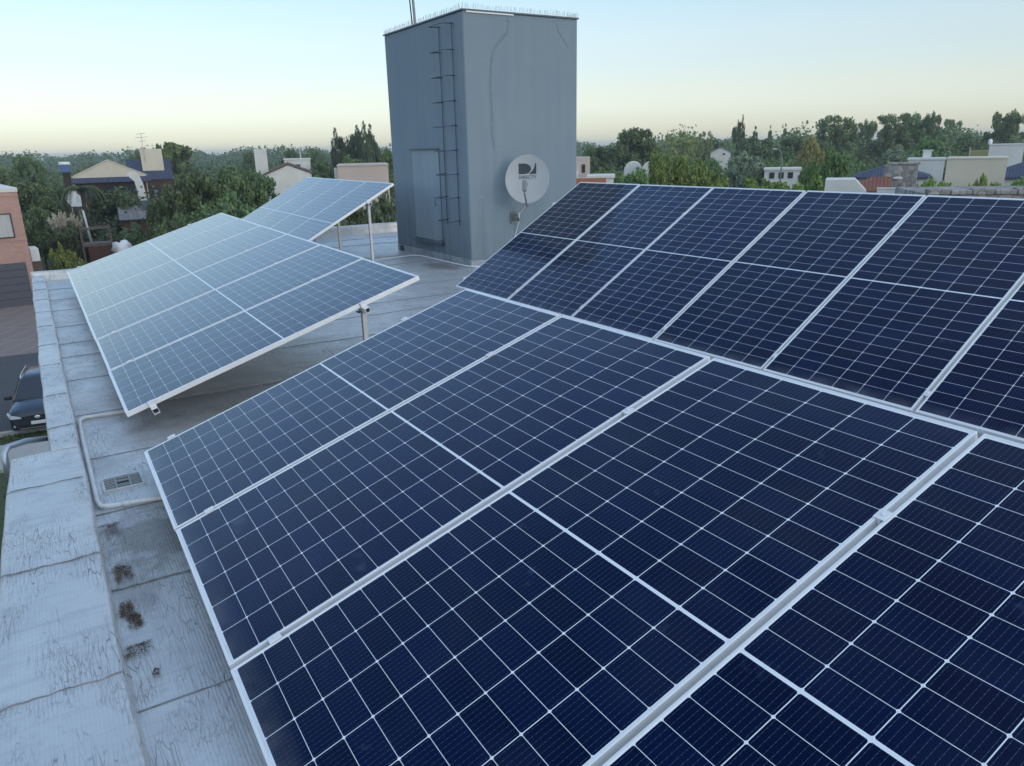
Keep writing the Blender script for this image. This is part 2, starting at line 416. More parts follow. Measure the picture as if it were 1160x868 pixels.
LEAF = dict(
    broad=leaf_mat('dark_leaves', (0.050, 0.077, 0.041), (0.135, 0.187, 0.079)),
    dome=leaf_mat('clipped_leaves', (0.045, 0.068, 0.041), (0.102, 0.136, 0.068)),
    bush=leaf_mat('shrub_leaves', (0.054, 0.072, 0.045), (0.124, 0.159, 0.085)),
    mid=leaf_mat('green_leaves', (.060, .105, .038), (.150, .225, .075)),
    light=leaf_mat('yellow_green_leaves', (.085, .140, .036), (.215, .295, .075)),
    yellow=leaf_mat('flowering_leaves', (0.080, 0.106, 0.041), (0.225, 0.256, 0.066), (0.300, 0.300, 0.094), .25),
    autumn=leaf_mat('autumn_leaves', (.13, .135, .045), (.28, .25, .085)),
    grey=leaf_mat('grey_green_leaves', (0.112, 0.149, 0.104), (0.237, 0.288, 0.188)),
    cypress=leaf_mat('cypress_leaves', (0.036, 0.055, 0.033), (0.090, 0.118, 0.060)),
    conifer=leaf_mat('conifer_leaves', (0.058, 0.089, 0.053), (0.147, 0.182, 0.094)),
    tall=leaf_mat('tall_tree_leaves', (0.068, 0.106, 0.053), (0.192, 0.246, 0.104)),
    open=leaf_mat('thin_crown_leaves', (0.102, 0.128, 0.060), (0.270, 0.288, 0.112)),
    umbrella=leaf_mat('flat_crown_leaves', (0.058, 0.089, 0.037), (0.158, 0.203, 0.068)),
)

# ================================================================ the setting
def ground_mat():
    m = mat('grass_ground', (.05, .07, .03), .95); t = NT(m)
    v = t.coord('Object')
    n1 = t.noise(v, .02, 5, .6); n2 = t.noise(v, .35, 5, .6); n3 = t.noise(v, 6, 4)
    c = t.mix(t.map(n1, .4, .62), (.045, .062, .028), (.105, .100, .055))
    c = t.mix(t.map(n2, .35, .7, 0, .6), c, (.038, .055, .024))
    c = t.mix(t.map(n3, .4, .7, 0, .4), c, (.07, .085, .035))
    t.l(c, t.b.inputs['Base Color']); t.l(t.bump(n3, .5, .05), t.b.inputs['Normal'])
    return m
MAT['ground'] = ground_mat()
MAT['asphalt'] = rough_mat('asphalt', (.075, .079, .086), (.058, .060, .066), .8, .85, .3, .01)
def paving_mat():
    m = mat('brown_paving', (.13, .1, .09), .9); t = NT(m)
    v = t.coord('Object'); s = t.n('SeparateXYZ'); t.l(v, s.inputs[0])
    b = t.n('TexBrick'); t.l(v, b.inputs['Vector']); b.inputs['Scale'].default_value = 1
    b.inputs['Brick Width'].default_value = .9; b.inputs['Row Height'].default_value = 2.6; b.inputs['Mortar Size'].default_value = .05
    b.inputs['Color1'].default_value = (.235, .185, .172, 1); b.inputs['Color2'].default_value = (.21, .17, .16, 1); b.inputs['Mortar'].default_value = (.29, .25, .235, 1)
    n = t.noise(v, .5, 5)
    t.l(t.mix(t.map(n, .35, .7, 0, .5), b.outputs[0], (.18, .155, .15)), t.b.inputs['Base Color'])
    return m
MAT['paving'] = paving_mat()
MAT['concrete'] = rough_mat('concrete', (.42, .41, .39), (.34, .33, .31), 1.2, .9, .2, .01)

def setting(name, pts, z, m, thick=None):
    b = MB()
    if thick: b.prism([(x, y, z - thick) for x, y in pts], (0, 0, thick))
    else: b.poly([(x, y, z) for x, y in pts])
    return tag(b.build(name, m, fix=bool(thick)), kind='structure')
b = MB()
b.poly([(-2500, -600, 0), (2500, -600, 0), (2500, 3000, 0), (-2500, 3000, 0)])
tag(b.build('ground', MAT['ground'], fix=False), kind='structure')
SA = R(26); SU = Vector((math.cos(SA), math.sin(SA))); SV = Vector((-math.sin(SA), math.cos(SA)))
def st(a, c): q = SU * a + SV * c; return (q.x, q.y)       # along / across the street
def strip(a0, a1, c0, c1): return [st(a0, c0), st(a1, c0), st(a1, c1), st(a0, c1)]
setting('pavement', strip(-60, 60, 22.6, 24.7), .10, MAT['concrete'], .12)
setting('road', strip(-60, 60, 26.0, 37.1), .006, MAT['asphalt'])
setting('kerb', strip(-60, 60, 25.8, 26.0), .11, MAT['concrete'], .12)
setting('driveway', strip(-16, 3.2, 37.1, 50.6), .012, MAT['paving'])
b = MB()
for i in range(9000):
    a, c = rng.uniform(-14, 10), (rng.uniform(24.75, 25.78) if i < 6000 else rng.uniform(17.5, 22.5))
    x, y = st(a, c); h = rng.uniform(.04, .12); w = .02; t_ = rng.uniform(0, 6.28)
    dx, dy = math.cos(t_) * w, math.sin(t_) * w
    b.poly([(x - dx, y - dy, 0), (x + dx, y + dy, 0), (x + rng.uniform(-.04, .04), y + rng.uniform(-.04, .04), h)])
MAT['grass'] = leaf_mat('grass_blades', (.055, .075, .030), (.10, .12, .05))
tag(b.build('grass', MAT['grass'], fix=False), 'short green grass verge between the pavement and the road', 'grass', kind='stuff')

# ================================================================ the flat roof we stand on
house = thing('flat_roof_house', 'two-storey house with silver membrane flat roof carrying all the solar rows', 'house', P(0, 0), AZ)
house.location = (0, 0, ROOF)
def sm(x, seed=0):          # smooth pseudo noise
    return (math.sin(x * 1.7 + seed) + .6 * math.sin(x * 4.1 + seed * 2.3) + .35 * math.sin(x * 9.7 + seed * 3.1)) / 1.95
SEAMS = [1.45, 2.434, 3.304, 4.14, 5.01, 5.96, 7.02, 7.93, 8.519, 9.46, 10.534, 11.356, 12.3, 14.2, 15.2]
def deck_h(u, v):
    h = .004 * sm(u * 2.1, 1 + sm(v, 2)) + .004 * sm(v * 2.7, sm(u * 1.3, 3))
    for s in SEAMS:
        d = v - s
        if -.12 < d < 0: h += .005 * (1 + d / .12)
    return h
b = MB()
us = [i * .075 for i in range(123)]; vs = [-4 + i * .06 for i in range(335)] 
V = {}
for i, u in enumerate(us):
    for j, v in enumerate(vs):
        V[i, j] = b.bm.verts.new((u, v, deck_h(u, v)))
for i in range(len(us) - 1):
    for j in range(len(vs) - 1):
        if us[i] < 3.7 and vs[j + 1] > 13.40: continue
        f = b._f([V[i, j], V[i + 1, j], V[i + 1, j + 1], V[i, j + 1]]); f.smooth = True
b.mi = 1
for k, s in enumerate(SEAMS):
    top = 3.7 if s > 13.3 else 0
    u = top; prev = None
    while u < 9.1:
        w = .0030 + .003 * abs(sm(u * 3, k)) + .002 * random.random()
        c = s + .010 * sm(u * 1.6, k * 1.7) + .003 * random.uniform(-1, 1)
        z = .0085 + .004 * sm(u * 2.1, 1 + sm(c, 2)) + .004 * sm(c * 2.7, sm(u * 1.3, 3))
        a = (b.bm.verts.new((u, c - w, z - .004)), b.bm.verts.new((u, c, z)), b.bm.verts.new((u, c + w, z - .006)))
        if prev:
            b._f([prev[0], a[0], a[1], prev[1]]); b._f([prev[1], a[1], a[2], prev[2]])
        prev = a; u += .05
b.bm.verts.ensure_lookup_table()
for v_ in [x for x in b.bm.verts if not x.link_faces]: b.bm.verts.remove(v_)
b.build('roof_membrane', [MAT['membrane'], MAT['bitumen']], house)

def kerb(v0, v1, w0, seams, seed, F=None, H=.082, drop=.30, grow=0.0):
    """rounded upstand wrapped in membrane, inner face on u = 0"""
    F = F or (lambda u, v, z: (u, v, z))
    b = MB(); rows = []; n = max(2, int((v1 - v0) / .05)); prof = None
    for i in range(n + 1):
        v = v0 + (v1 - v0) * i / n
        j = .006 * sm(v * 1.3, seed); k = .004 * sm(v * 2.9, seed + 2); q = .010 * sm(v * .9, seed + 5)
        w = w0 + grow * (v1 - v)
        pr = [(.014 + j, -.01), (.005 + j, .010), (.000 + j, H * .55), (-.003 + j, H * .90 + k), (-.013 + j, H + k),
              (-w * .5, H + .003 + k * .5), (-w + .020 + q, H - .001 + k), (-w + .006 + q, H - .008 + k), (-w - .002 + q, H - .03), (-w - .006, -.06), (-w - .006, -drop)]
        rows.append([b.bm.verts.new(F(u, v, z)) for u, z in pr])
    for i in range(n):
        for k in range(len(rows[0]) - 1):
            f = b._f([rows[i][k], rows[i][k + 1], rows[i + 1][k + 1], rows[i + 1][k]]); f.smooth = True
    b._f(rows[0]); b._f(rows[-1][::-1])
    b.mi = 1
    for c, s in enumerate(seams):
        prev = None; w = w0 + grow * (v1 - s)
        for i in range(31):
            u = .012 - (w + .012) * i / 30
            z = H + .0065 if u < -.014 and u > -w + .022 else (H * .5 + .007 + (H * .5) * max(0, min(1, (.012 - u) / .03)) if u > -.014 else H - .001)
            vv = s + .012 * sm(u * 9, c + seed) + random.uniform(-.002, .002); ww = .0022 + .003 * abs(sm(u * 13, c))
            a = (b.bm.verts.new(F(u, vv - ww, z - .006)), b.bm.verts.new(F(u, vv, z)), b.bm.verts.new(F(u, vv + ww, z - .006)))
            if prev: b._f([prev[0], a[0], a[1], prev[1]]); b._f([prev[1], a[1], a[2], prev[2]])
            prev = a
    b.build('kerb', [MAT['kerb'], MAT['bitumen']], house)
kerb(5.085, 13.30, .168, [5.55, 6.36, 7.36, 8.22, 9.2, 10.1, 11.0, 11.9, 12.7], 1)
kerb(-4.0, 5.08, .365, [.6, 1.62, 2.58, 3.54, 4.53], 4, grow=.022)
kerb(-.17, 3.72, .17, [.9, 1.9, 2.9], 7, F=lambda u, v, z: (v, 13.36 - u, z), H=.13)
kerb(13.4, 16.1, .17, [14.5], 9, F=lambda u, v, z: (3.62 + u, v, z), H=.13)
kerb(3.66, 9.2, .17, [5.0, 6.0, 6.92, 7.9], 11, F=lambda u, v, z: (v, 16.12 - u, z), H=.20)
b = MB()
fp = [(-.168, 13.50), (3.55, 13.50), (3.55, 16.28), (9.2, 16.28), (9.2, -4), (-.50, -4), (-.355, 5.07), (-.168, 5.07)]
b.prism([(u, v, -ROOF) for u, v in fp], (0, 0, ROOF - .03))
b.build('wall', MAT['white_paint'], house)

# ---------------------------------------------------------------- the painted tower on the roof
T0 = (5.67, 10.29)
tower = thing('roof_tower', 'tall grey-blue painted water tank tower standing on the silver roof', 'tower', P(T0[0], T0[1]), AZ)
TW, TD, TH = 2.025, 2.81, 3.64
b = MB(); b.box((0, 0, -.02), (TW, TD, TH), bev=.012); b.build('wall', MAT['tower'], tower)
b = MB(); b.box((-.018, -.018, TH + .002), (TW + .018, TD + .018, TH + .022)); b.build('cap', MAT['dark_metal'], tower)
b = MB(); b.box((.05, -.016, TH - .022), (.85, -.013, TH - .003)); b.build('flashing', MAT['white_plastic'], tower)
b = MB()
def spike_run(a, d, n):
    for i in range(n):
        p = a + d * (i / n); q = Vector((random.uniform(-.03, .03), random.uniform(-.03, .03), random.uniform(.055, .085)))
        b.tube([p, p + q], .0022, 3, False)
z0 = TH + .022
for a, d in ((Vector((0, 0, z0)), Vector((TW, 0, 0))), (Vector((0, 0, z0)), Vector((0, TD, 0))), (Vector((TW, 0, z0)), Vector((0, TD, 0))), (Vector((0, TD, z0)), Vector((TW, 0, 0)))):
    spike_run(a, d, int(d.length / .022))
b.build('bird_spikes', MAT['galv'], tower)
def ribbon(name, pts, w, m, parent, jit=.01, plane='y'):
    b = MB(); prev = None; fine = []
    for p, q in zip(pts, pts[1:]):
        n = max(2, int(math.hypot(q[0] - p[0], q[1] - p[1]) / .035))
        for i in range(n): fine.append((p[0] + (q[0] - p[0]) * i / n + random.uniform(-jit, jit), p[1] + (q[1] - p[1]) * i / n + random.uniform(-jit, jit) * .4))
    fine.append(pts[-1])
    for i, p in enumerate(fine):
        q = fine[min(i + 1, len(fine) - 1)]; r = fine[max(0, i - 1)]
        dx, dy = q[0] - r[0], q[1] - r[1]; L = math.hypot(dx, dy) or 1
        ww = w * random.uniform(.45, 1.1) * (1 if 1 < i < len(fine) - 2 else .3); nx, ny = -dy / L * ww, dx / L * ww
        a = [b.bm.verts.new((p[0] + nx, -.0025, p[1] + ny)), b.bm.verts.new((p[0] - nx, -.0025, p[1] - ny))]
        if prev: b._f([prev[0], prev[1], a[1], a[0]])
        prev = a
    return b.build(name, m, parent, fix=False)
ribbon('crack', [(.735, 3.61), (.765, 3.50), (.74, 3.38), (.56, 3.22), (.485, 3.10), (.44, 2.90), (.428, 2.62), (.44, 2.3), (.43, 2.0), (.47, 1.75)], .022, MAT['tower_crack'], tower)
ribbon('crack', [(1.62, 3.58), (1.66, 3.45), (1.78, 3.32), (1.88, 3.20)], .012, MAT['tower_crack'], tower)
ribbon('crack_filler', [(.47, 1.75), (.40, 1.62), (.385, 1.3), (.38, 1.1)], .013, MAT['tower_filler'], tower, .006)
ribbon('crack_filler', [(.20, 2.97), (.33, 3.0), (.42, 2.99)], .010, MAT['tower_filler'], tower, .006)
ribbon('crack_filler', [(.09, 1.03), (.2, 1.06), (.33, 1.05)], .012, MAT['tower_filler'], tower, .006)
ribbon('crack_filler', [(.48, 1.76), (.6, 1.75), (.70, 1.70)], .010, MAT['tower_filler'], tower, .006)
b = MB()
b.box((-.012, .001, 0), (-.002, TD - .02, .115)); b.box((-.012, -.012, 0), (TW, -.002, .10))
b.build('skirt', MAT['skirt'], tower)
b = MB(); b.box((-.016, 2.52, .0), (-.013, 2.68, .10)); b.build('drain_opening', MAT['black'], tower)
# hatch door on the left face (local x = 0), y 0.95 .. 1.97
door = MB(); door.box((-.010, .955, .31), (-.003, 1.965, 1.765), bev=.002)
d_ = door.build('door', MAT['tower_door'], tower)
b = MB()
b.box((-.040, .93, 1.768), (-.003, 1.99, 1.782)); b.box((-.006, 1.968, .29), (-.003, 1.982, 1.765)); b.box((-.006, .934, .29), (-.003, .950, 1.765))
b.box((-.050, .90, .255), (-.003, 1.99, .275))
b.build('door_frame', MAT['dark_metal'], tower)
b = MB(); b.lathe([(.001, -.05), (.045, -.04), (.055, 0), (.045, .04), (.001, .05)], 12, lambda x, y, z: Vector((-.045 + x * .7, .93 + y, .30 + z)))
b.build('latch', MAT['dark_metal'], d_)
b = MB(); b.tube([(-.035, 1.02, 1.02), (-.075, 1.02, 1.02), (-.075, 1.02, .90), (-.035, 1.02, .90)], .007, 6); b.build('handle', MAT['dark_metal'], d_)
ladder = MB()
for y in (.30, .71): ladder.tube([(-.028, y, .62), (-.022, y + .01, 2.0), (-.028, y, 3.52)], .007, 6)
lad = ladder.build('ladder', MAT['dark_metal'], tower)
for i in range(9):
    h = 3.50 - i * .352; b = MB(); e = .01 * sm(i * 2.0, 3)
    b.tube([(-.004, .30, h + .012), (-.19, .30 + e, h + .004), (-.205, .315 + e, h), (-.205, .695 + e, h - .004), (-.19, .71 + e, h), (-.004, .71, h + .01)], .008, 6)
    b.build('rung', MAT['dark_metal'], lad)

t = thing('antenna_mast', 'thin cream mast pole rising from the tower roof out of the picture', 'mast', P(5.80, 12.12, 3.664), AZ)
b = MB(); b.tube([(0, 0, 0), (-.10, .02, 2.6)], .021, 10); b.build('pole', MAT['pvc'], t)
b = MB(); b.tube([(-.03, .045, .0), (-.07, .06, .8), (-.16, .05, 2.6)], .010, 6); b.build('cable', MAT['black'], t)
b = MB(); b.box((-.07, -.07, 0), (.07, .07, .012)); b.build('base_plate', MAT['galv'], t)

# ---------------------------------------------------------------- satellite dish on the tower's right face
DC = P(6.457, 9.888, 1.309)
nrm = Vector((-.12, -.94, .24)).normalized()
dx_ = Vector((0, 0, 1)).cross(nrm).normalized(); dy_ = nrm.cross(dx_)
dish = thing('satellite_dish', 'round grey satellite dish with dark emblem hung on the tower wall', 'satellite dish')
DM = Matrix(((dx_.x, dy_.x, nrm.x, DC.x), (dx_.y, dy_.y, nrm.y, DC.y), (dx_.z, dy_.z, nrm.z, DC.z), (0, 0, 0, 1)))
dish.matrix_world = DM
MAT['dish'] = rough_mat('grey_enamel', (.42, .44, .455), (.385, .405, .42), 3, .45, 0)
MAT['dish_ink'] = mat('dark_print', (.035, .045, .055), .5)
RXd, RYd, DEP = .325, .358, .055
def para(x, y): return DEP * ((x / RXd) ** 2 + (y / RYd) ** 2) - DEP
b = MB(); N = 48
prof = [(.0005, 0), (.2, 0), (.4, 0), (.6, 0), (.8, 0), (.95, 0), (1.0, 0)]
rings = []
for r, _ in prof: rings.append([b.bm.verts.new((r * RXd * math.cos(a), r * RYd * math.sin(a), para(r * RXd * math.cos(a), r * RYd * math.sin(a)))) for a in [2 * math.pi * k / N for k in range(N)]])
for r, z in ((1.022, .004), (1.030, -.006), (1.022, -.018), (.95, -.022), (.6, -.048), (.2, -.07), (.0005, -.073)):
    rings.append([b.bm.verts.new((r * RXd * math.cos(a), r * RYd * math.sin(a), z)) for a in [2 * math.pi * k / N for k in range(N)]])
for i in range(len(rings) - 1):
    for k in range(N):
        f = b._f([rings[i][k], rings[i][(k + 1) % N], rings[i + 1][(k + 1) % N], rings[i + 1][k]]); f.smooth = True
b._f(rings[0]); b._f(rings[-1])
b.build('reflector', MAT['dish'], dish)
# emblem: a filled D and, past a pale crescent, a dark corner piece
def arc(cx, cy, rx, ry, a0, a1, n=14): return [(cx + rx * math.cos(R(a0 + (a1 - a0) * i / n)), cy + ry * math.sin(R(a0 + (a1 - a0) * i / n))) for i in range(n + 1)]
S = .27 / 145          # emblem drawn on a 145 x 84 grid
E1 = [(0, 84), (0, 0)] + [(38, 0)] + arc(46, 42, 56, 42, -88, 88)[0:] + [(38, 84)]
E2 = [(145, 84), (134, 84)] + [(133, 70), (128, 52), (119, 34), (106, 18), (92, 7), (80, 0)] + [(145, 0)]
b = MB()
from mathutils.geometry import tessellate_polygon
for E_ in (E1, E2):
    pts = [((x - 72) * S, .085 + y * S * .98) for x, y in E_]
    tri = tessellate_polygon([[Vector((x, y, 0)) for x, y in pts]])
    vs_ = [b.bm.verts.new((x, y, para(x, y) + .004)) for x, y in pts]
    for q in tri: b._f([vs_[i] for i in q])
bmesh.ops.triangulate(b.bm, faces=b.bm.faces[:])
bmesh.ops.subdivide_edges(b.bm, edges=b.bm.edges[:], cuts=2, use_grid_fill=True)
for v_ in b.bm.verts: v_.co.z = para(v_.co.x, v_.co.y) + .004
b.build('emblem', MAT['dish_ink'], dish)
def text_mesh(body, size, name):
    cu = bpy.data.curves.new(name, 'FONT'); cu.body = body; cu.size = size; cu.align_x = 'CENTER'; cu.space_character = 1.08
    o = bpy.data.objects.new(name, cu); COL.objects.link(o)
    dg = bpy.context.evaluated_depsgraph_get(); dg.update()
    me = bpy.data.meshes.new_from_object(o.evaluated_get(dg))
    bpy.data.objects.remove(o); bpy.data.curves.remove(cu); return me
me = text_mesh('DIRECTV', .080, 'lettering')
xs = [v_.co.x for v_ in me.vertices]; kx = .262 / (max(xs) - min(xs))
for v_ in me.vertices:
    x, y = v_.co.x * kx, v_.co.y * .95 + .012; v_.co = (x, y, para(x, y) + .006)
me.materials.clear(); me.materials.append(MAT['dish_ink']); link('lettering', me, dish)
MAT['dish_grey'] = mat('grey_plastic', (.20, .22, .235), .5)
b = MB(); b.tube([(0, -.40, -.05), (0, -.375, .03), (0, -.27, .36)], [.016, .016, .014], 8); b.build('feed_arm', MAT['dish_grey'], dish)
b = MB()
b.box((-.032, -.25, .30), (.032, -.09, .37), bev=.012)
b.lathe([(.036, 0), (.040, .01), (.040, .05), (.02, .055)], 16, lambda x, y, z: Vector((x, -.13 + y, .30 - z)))
b.build('receiver_head', MAT['dish_grey'], dish)
DI = DM.inverted()
def dl(u, v, h): return DI @ P(u, v, h)
b = MB(); b.tube([(0, -.1, -.10), (0, -.30, -.14), dl(6.50, 10.17, .80), dl(6.456, 10.20, .72)], .022, 10); b.build('mount_pole', MAT['dish'], dish)
b = MB(); b.box((-.05, -.11, -.13), (.05, .05, -.06), bev=.01); b.build('clamp', MAT['galv'], dish)
b = MB()
b.box((6.40, 10.270, .62), (6.52, 10.286, .80), lambda x, y, z: dl(x, y, z)); b.box((6.43, 10.16, .66), (6.437, 10.272, .77), lambda x, y, z: dl(x, y, z)); b.box((6.475, 10.16, .66), (6.482, 10.272, .77), lambda x, y, z: dl(x, y, z))
b.build('wall_bracket', MAT['dish_grey'], dish)
b = MB(); b.tube([dl(6.46, 10.14, .80), dl(6.48, 10.17, .70), dl(6.50, 10.22, .62), dl(6.49, 10.275, .50), dl(6.45, 10.278, .38), dl(6.46, 10.275, .12), dl(6.40, 10.2, .02)], .008, 6)
b.build('cable', MAT['white_plastic'], dish)

# ================================================================ the solar rows
PW, PL, PT, LIP, GAP = 1.134, 2.279, .035, .0105, .022
PITCH = PW + GAP
b = MB(); z1 = -.0016
vs_ = [(LIP, LIP), (PW - LIP, LIP), (PW - LIP, PL - LIP), (LIP, PL - LIP)]
f = b.poly([(x, y, z1) for x, y in vs_])
uvl = b.bm.loops.layers.uv.new('UVMap')
for lp in f.loops: lp[uvl].uv = (lp.vert.co.x, lp.vert.co.y)
bk = b.poly([(x, y, -.008) for x, y in vs_[::-1]]); bk.material_index = 1
CELL_ME = b.build('cell_sheet', [MAT['cells'], MAT['white_plastic']], fix=False)
b = MB()
def bar(x0, x1, y0, y1): b.box((x0, y0, -PT), (x1, y1, 0), bev=.0012)
bar(0, LIP, 0, PL); bar(PW - LIP, PW, 0, PL); bar(LIP + .0003, PW - LIP - .0003, 0, LIP); bar(LIP + .0003, PW - LIP - .0003, PL - LIP, PL)
FRAME_ME = b.build('frame', MAT['alu'])
CELL_DATA, FRAME_DATA = CELL_ME.data, FRAME_ME.data
bpy.data.objects.remove(CELL_ME); bpy.data.objects.remove(FRAME_ME)

def basis(o, ud, vd, away):
    """origin, up-slope direction and along-row direction -> frame with x along the row to the near side"""
    o = Vector(o) + Vector((0, 0, EYE)); y = Vector(ud).normalized(); v = Vector(vd).normalized()
    x = -v if away else v
    y = (y - x * y.dot(x)).normalized(); z = x.cross(y)
    return o, x, y, z, (v if away else None)
def mtx(o, x, y, z): return Matrix(((x.x, y.x, z.x, o.x), (x.y, y.y, z.y, o.y), (x.z, y.z, z.z, o.z), (0, 0, 0, 1)))
def row(o, ud, vd, away, n, labels, group, rack_label, posts, rack_rails=(.165, 1.775)):
    o, x, y, z, v = basis(o, ud, vd, away)
    along = v if away else x                       # direction in which the index grows
    for i in range(n):
        q = o + along * (i * PITCH + (PW if away else 0) + GAP / 2)
        e = Vector((random.uniform(-.003, .003), random.uniform(-.003, .003), random.uniform(-.0015, .0015)))
        t = bpy.data.objects.new('solar_module', None); COL.objects.link(t); t.empty_display_size = .2
        t.matrix_world = mtx(q + e, x, y, z)
        tag(t, labels[i], 'solar panel', group)
        link('cell_sheet', CELL_DATA, t); link('frame', FRAME_DATA, t)
    # rack in its own frame: X = along the row (index direction), Y = up slope, Z = out of the panels
    X = along; Y = y; Z = z
    rk = thing('mounting_rack', rack_label, 'mounting rack', o)
    L = n * PITCH
    def W(a, c, d): return X * a + Y * c + Z * d          # local to the rack's empty (unrotated)
    for c in rack_rails:
        b = MB(); s = .020; th = .003
        F = lambda a, cc, d: W(a, cc, d)
        zt = -PT - .001
        b.box((-.06, c - s, zt - th), (L + .06, c + s, zt), F); b.box((-.06, c - s, zt - 2 * s), (L + .06, c + s, zt - 2 * s + th), F)
        b.box((-.06, c - s, zt - 2 * s + th), (L + .06, c - s + th, zt - th), F); b.box((-.06, c + s - th, zt - 2 * s + th), (L + .06, c + s, zt - th), F)
        r_ = b.build('rail', MAT['alu'], rk)
        for a in (-.03, L + .03):
            b = MB(); b.box((a - .002, c - s + th + .0005, zt - 2 * s + th + .0005), (a + .002, c + s - th - .0005, zt - th - .0005), F)
            b.build('tube_end_shade', MAT['black'], r_)  # black plate standing in for the shade inside the open tube end
        for a in (posts if c > 1 else [q for q in posts if q > .7]):
            top = W(a, c, zt - 2 * s); base = Vector((top.x, top.y, ROOF - o.z + .004))
            b = MB(); k = .018
            ex = EU * k; ey = EV * k
            def G(px_, py_, pz_): return Vector((base.x, base.y, 0)) + EU * px_ + EV * py_ + Vector((0, 0, pz_))
            # steel angle post with a foot plate
            b.box((-k, -k, base.z), (-k + .005, k, top.z - .002), G); b.box((-k + .005, -k, base.z), (k, -k + .005, top.z - .002), G)
            b.box((-.06, -.06, base.z), (.06, .06, base.z + .006), G)
            po = b.build('post', MAT['galv'], rk)
            b = MB(); b.box((-.05, -.030, top.z - .012), (.05, .030, top.z - .004), G); b.tube([G(.03, -.05, top.z + .01), G(.03, .03, top.z + .01)], .012, 8); b.build('bracket', MAT['dark_metal'], po)
        for i in range(n + 1):
            a = i * PITCH if 0 < i < n else (-.004 if i == 0 else L + .004)
            b = MB(); w = .019 if 0 < i < n else .016
            b.box((a - w, c - .022, .0015), (a + w, c + .022, .0055), F, bev=.001)
            b.box((a - .006, c - .022, -PT), (a + .006, c + .022, .0012), F)
            b.lathe([(.0065, 0), (.0065, .005), (.003, .0055)], 8, lambda xx, yy, zz: W(a + xx, c + yy, .0056 + zz))
            b.build('clamp', MAT['alu'], rk)
    return rk

row((-2.152, 4.078, -1.645), (.8115, .4934, .3132), (.517, -.856, .009), False, 4, [
    'solar panel of the near row farthest from the camera, its corner beside the roof drain',
    'second solar panel of the near row, with a small pale smudge near its middle',
    'large solar panel of the near row filling the bottom centre of the photo',
    'largest solar panel at the bottom right corner, cut off by the frame'],
    'near row of four solar panels', 'aluminium rails, posts and clamps under the nearest row of panels', (.25, 2.2, 4.2))
row((-.674, 9.235, -1.628), (.7184, .4713, .5117), (.5482, -.8363, .0007), False, 6, [
    'steep dark solar panel nearest the grey tower, below the satellite dish',
    'steep solar panel second from the grey tower, half dark with the tower reflection',
    'steep solar panel third from the grey tower',
    'steep solar panel fourth from the grey tower',
    'steep solar panel below the orange roof, second from the right edge of the photo',
    'steep solar panel cut off by the right edge of the photo'],
    'steep row of solar panels right of the tower', 'rails, posts and clamps under the steep row right of the tower', (.2, 2.4, 4.6, 6.7))
row((-2.551, 4.694, -1.622), (.8121, .5012, .299), (-.5285, .8489, .0124), True, 6, [
    'bluest solar panel of the left row, its cream side above the open rail end',
    'second solar panel of the left row from the near end, pale blue',
    'third solar panel of the left row from the near end',
    'fourth solar panel of the left row from the near end, washed out by sky glare',
    'fifth solar panel of the left row, almost white with sky glare',
    'palest solar panel at the far end of the left row, next to the garden'],
    'left row of six solar panels beside the kerb', 'rails, posts and clamps under the pale left row', (.05, 4.2, 6.8))
row((-3.482, 10.96, -1.578), (.7583, .4451, .4762), (-.506, .8625, -.0004), True, 4, [
    'raised solar panel of the far row nearest the grey tower, above the steel post',
    'second raised solar panel of the far row from the tower',
    'third raised solar panel of the far row from the tower',
    'farthest raised solar panel, its upper corner below the white gabled house'],
    'far raised row of solar panels behind the left row', 'rails and steel posts holding up the far raised row', (.06, 1.6, 3.1, 4.55))

# ================================================================ small things on the roof
t = tag(MB().tube([P(.33, 5.83, .022), P(.06, 5.85, .022), P(.028, 5.80, .022), P(.024, 5.4, .021), P(.026, 4.9, .022), P(.028, 4.28, .021), P(.040, 4.21, .021), P(.075, 4.185, .021), P(.20, 4.16, .021), P(.42, 4.12, .021)], .0125, 12).build('conduit_pipe', MAT['pvc']),
        'grey white conduit pipe bending round the floor drain along the kerb', 'pipe')
b = MB(); b.tube([P(.135, 4.173, .021), P(.175, 4.165, .021)], .0150, 12); b.build('coupling', MAT['pvc'], t)
t = tag(MB().tube([P(4.75, 11.97, .02), P(5.1, 12.02, .02), P(5.50, 12.06, .02), P(5.58, 11.9, .02), P(5.585, 10.9, .02), P(5.62, 10.3, .02), P(5.7, 10.18, .02), P(6.4, 10.2, .02)], .012, 8).build('cable_duct', MAT['white_plastic']),
        'thin white cable duct running along the foot of the tower', 'cable duct')
dr = thing('floor_drain', 'slotted grey floor drain grate set in the membrane inside the pipe bend', 'drain', P(.172, 4.512, .012), AZ)
b = MB()
def dbox(x0, x1, y0, y1, z0, z1, bb): bb.box((x0, y0, z0), (x1, y1, z1))
for q in ((-.105, .105, -.10, -.088), (-.105, .105, .088, .10), (-.105, -.093, -.0878, .0878), (.093, .105, -.0878, .0878)): dbox(*q, -.012, .004, b)
b.build('frame', MAT['galv'], dr)
b = MB()
dbox(-.0925, .0925, -.0875, .0875, -.011, -.008, b); b.build('pit', MAT['black'], dr)
b = MB()
nb = 7
for i in range(nb):
    y0 = -.087 + i * .174 / nb; ww = .0110
    skew = .0
    for (x0, x1) in ((-.0925, -.042), (-.030, .030), (.042, .0925)):
        if i % 2 and x0 == -.030 and 1 < i < 6: continue
        b.box((x0, y0 + .002, -.006), (x1, y0 + ww + .002, .003), bev=.0012)
for x0 in (-.0415, .0305): b.box((x0, -.087, -.006), (x0 + .011, .087, .0025))
b.build('grate', MAT['dish_grey'], dr)

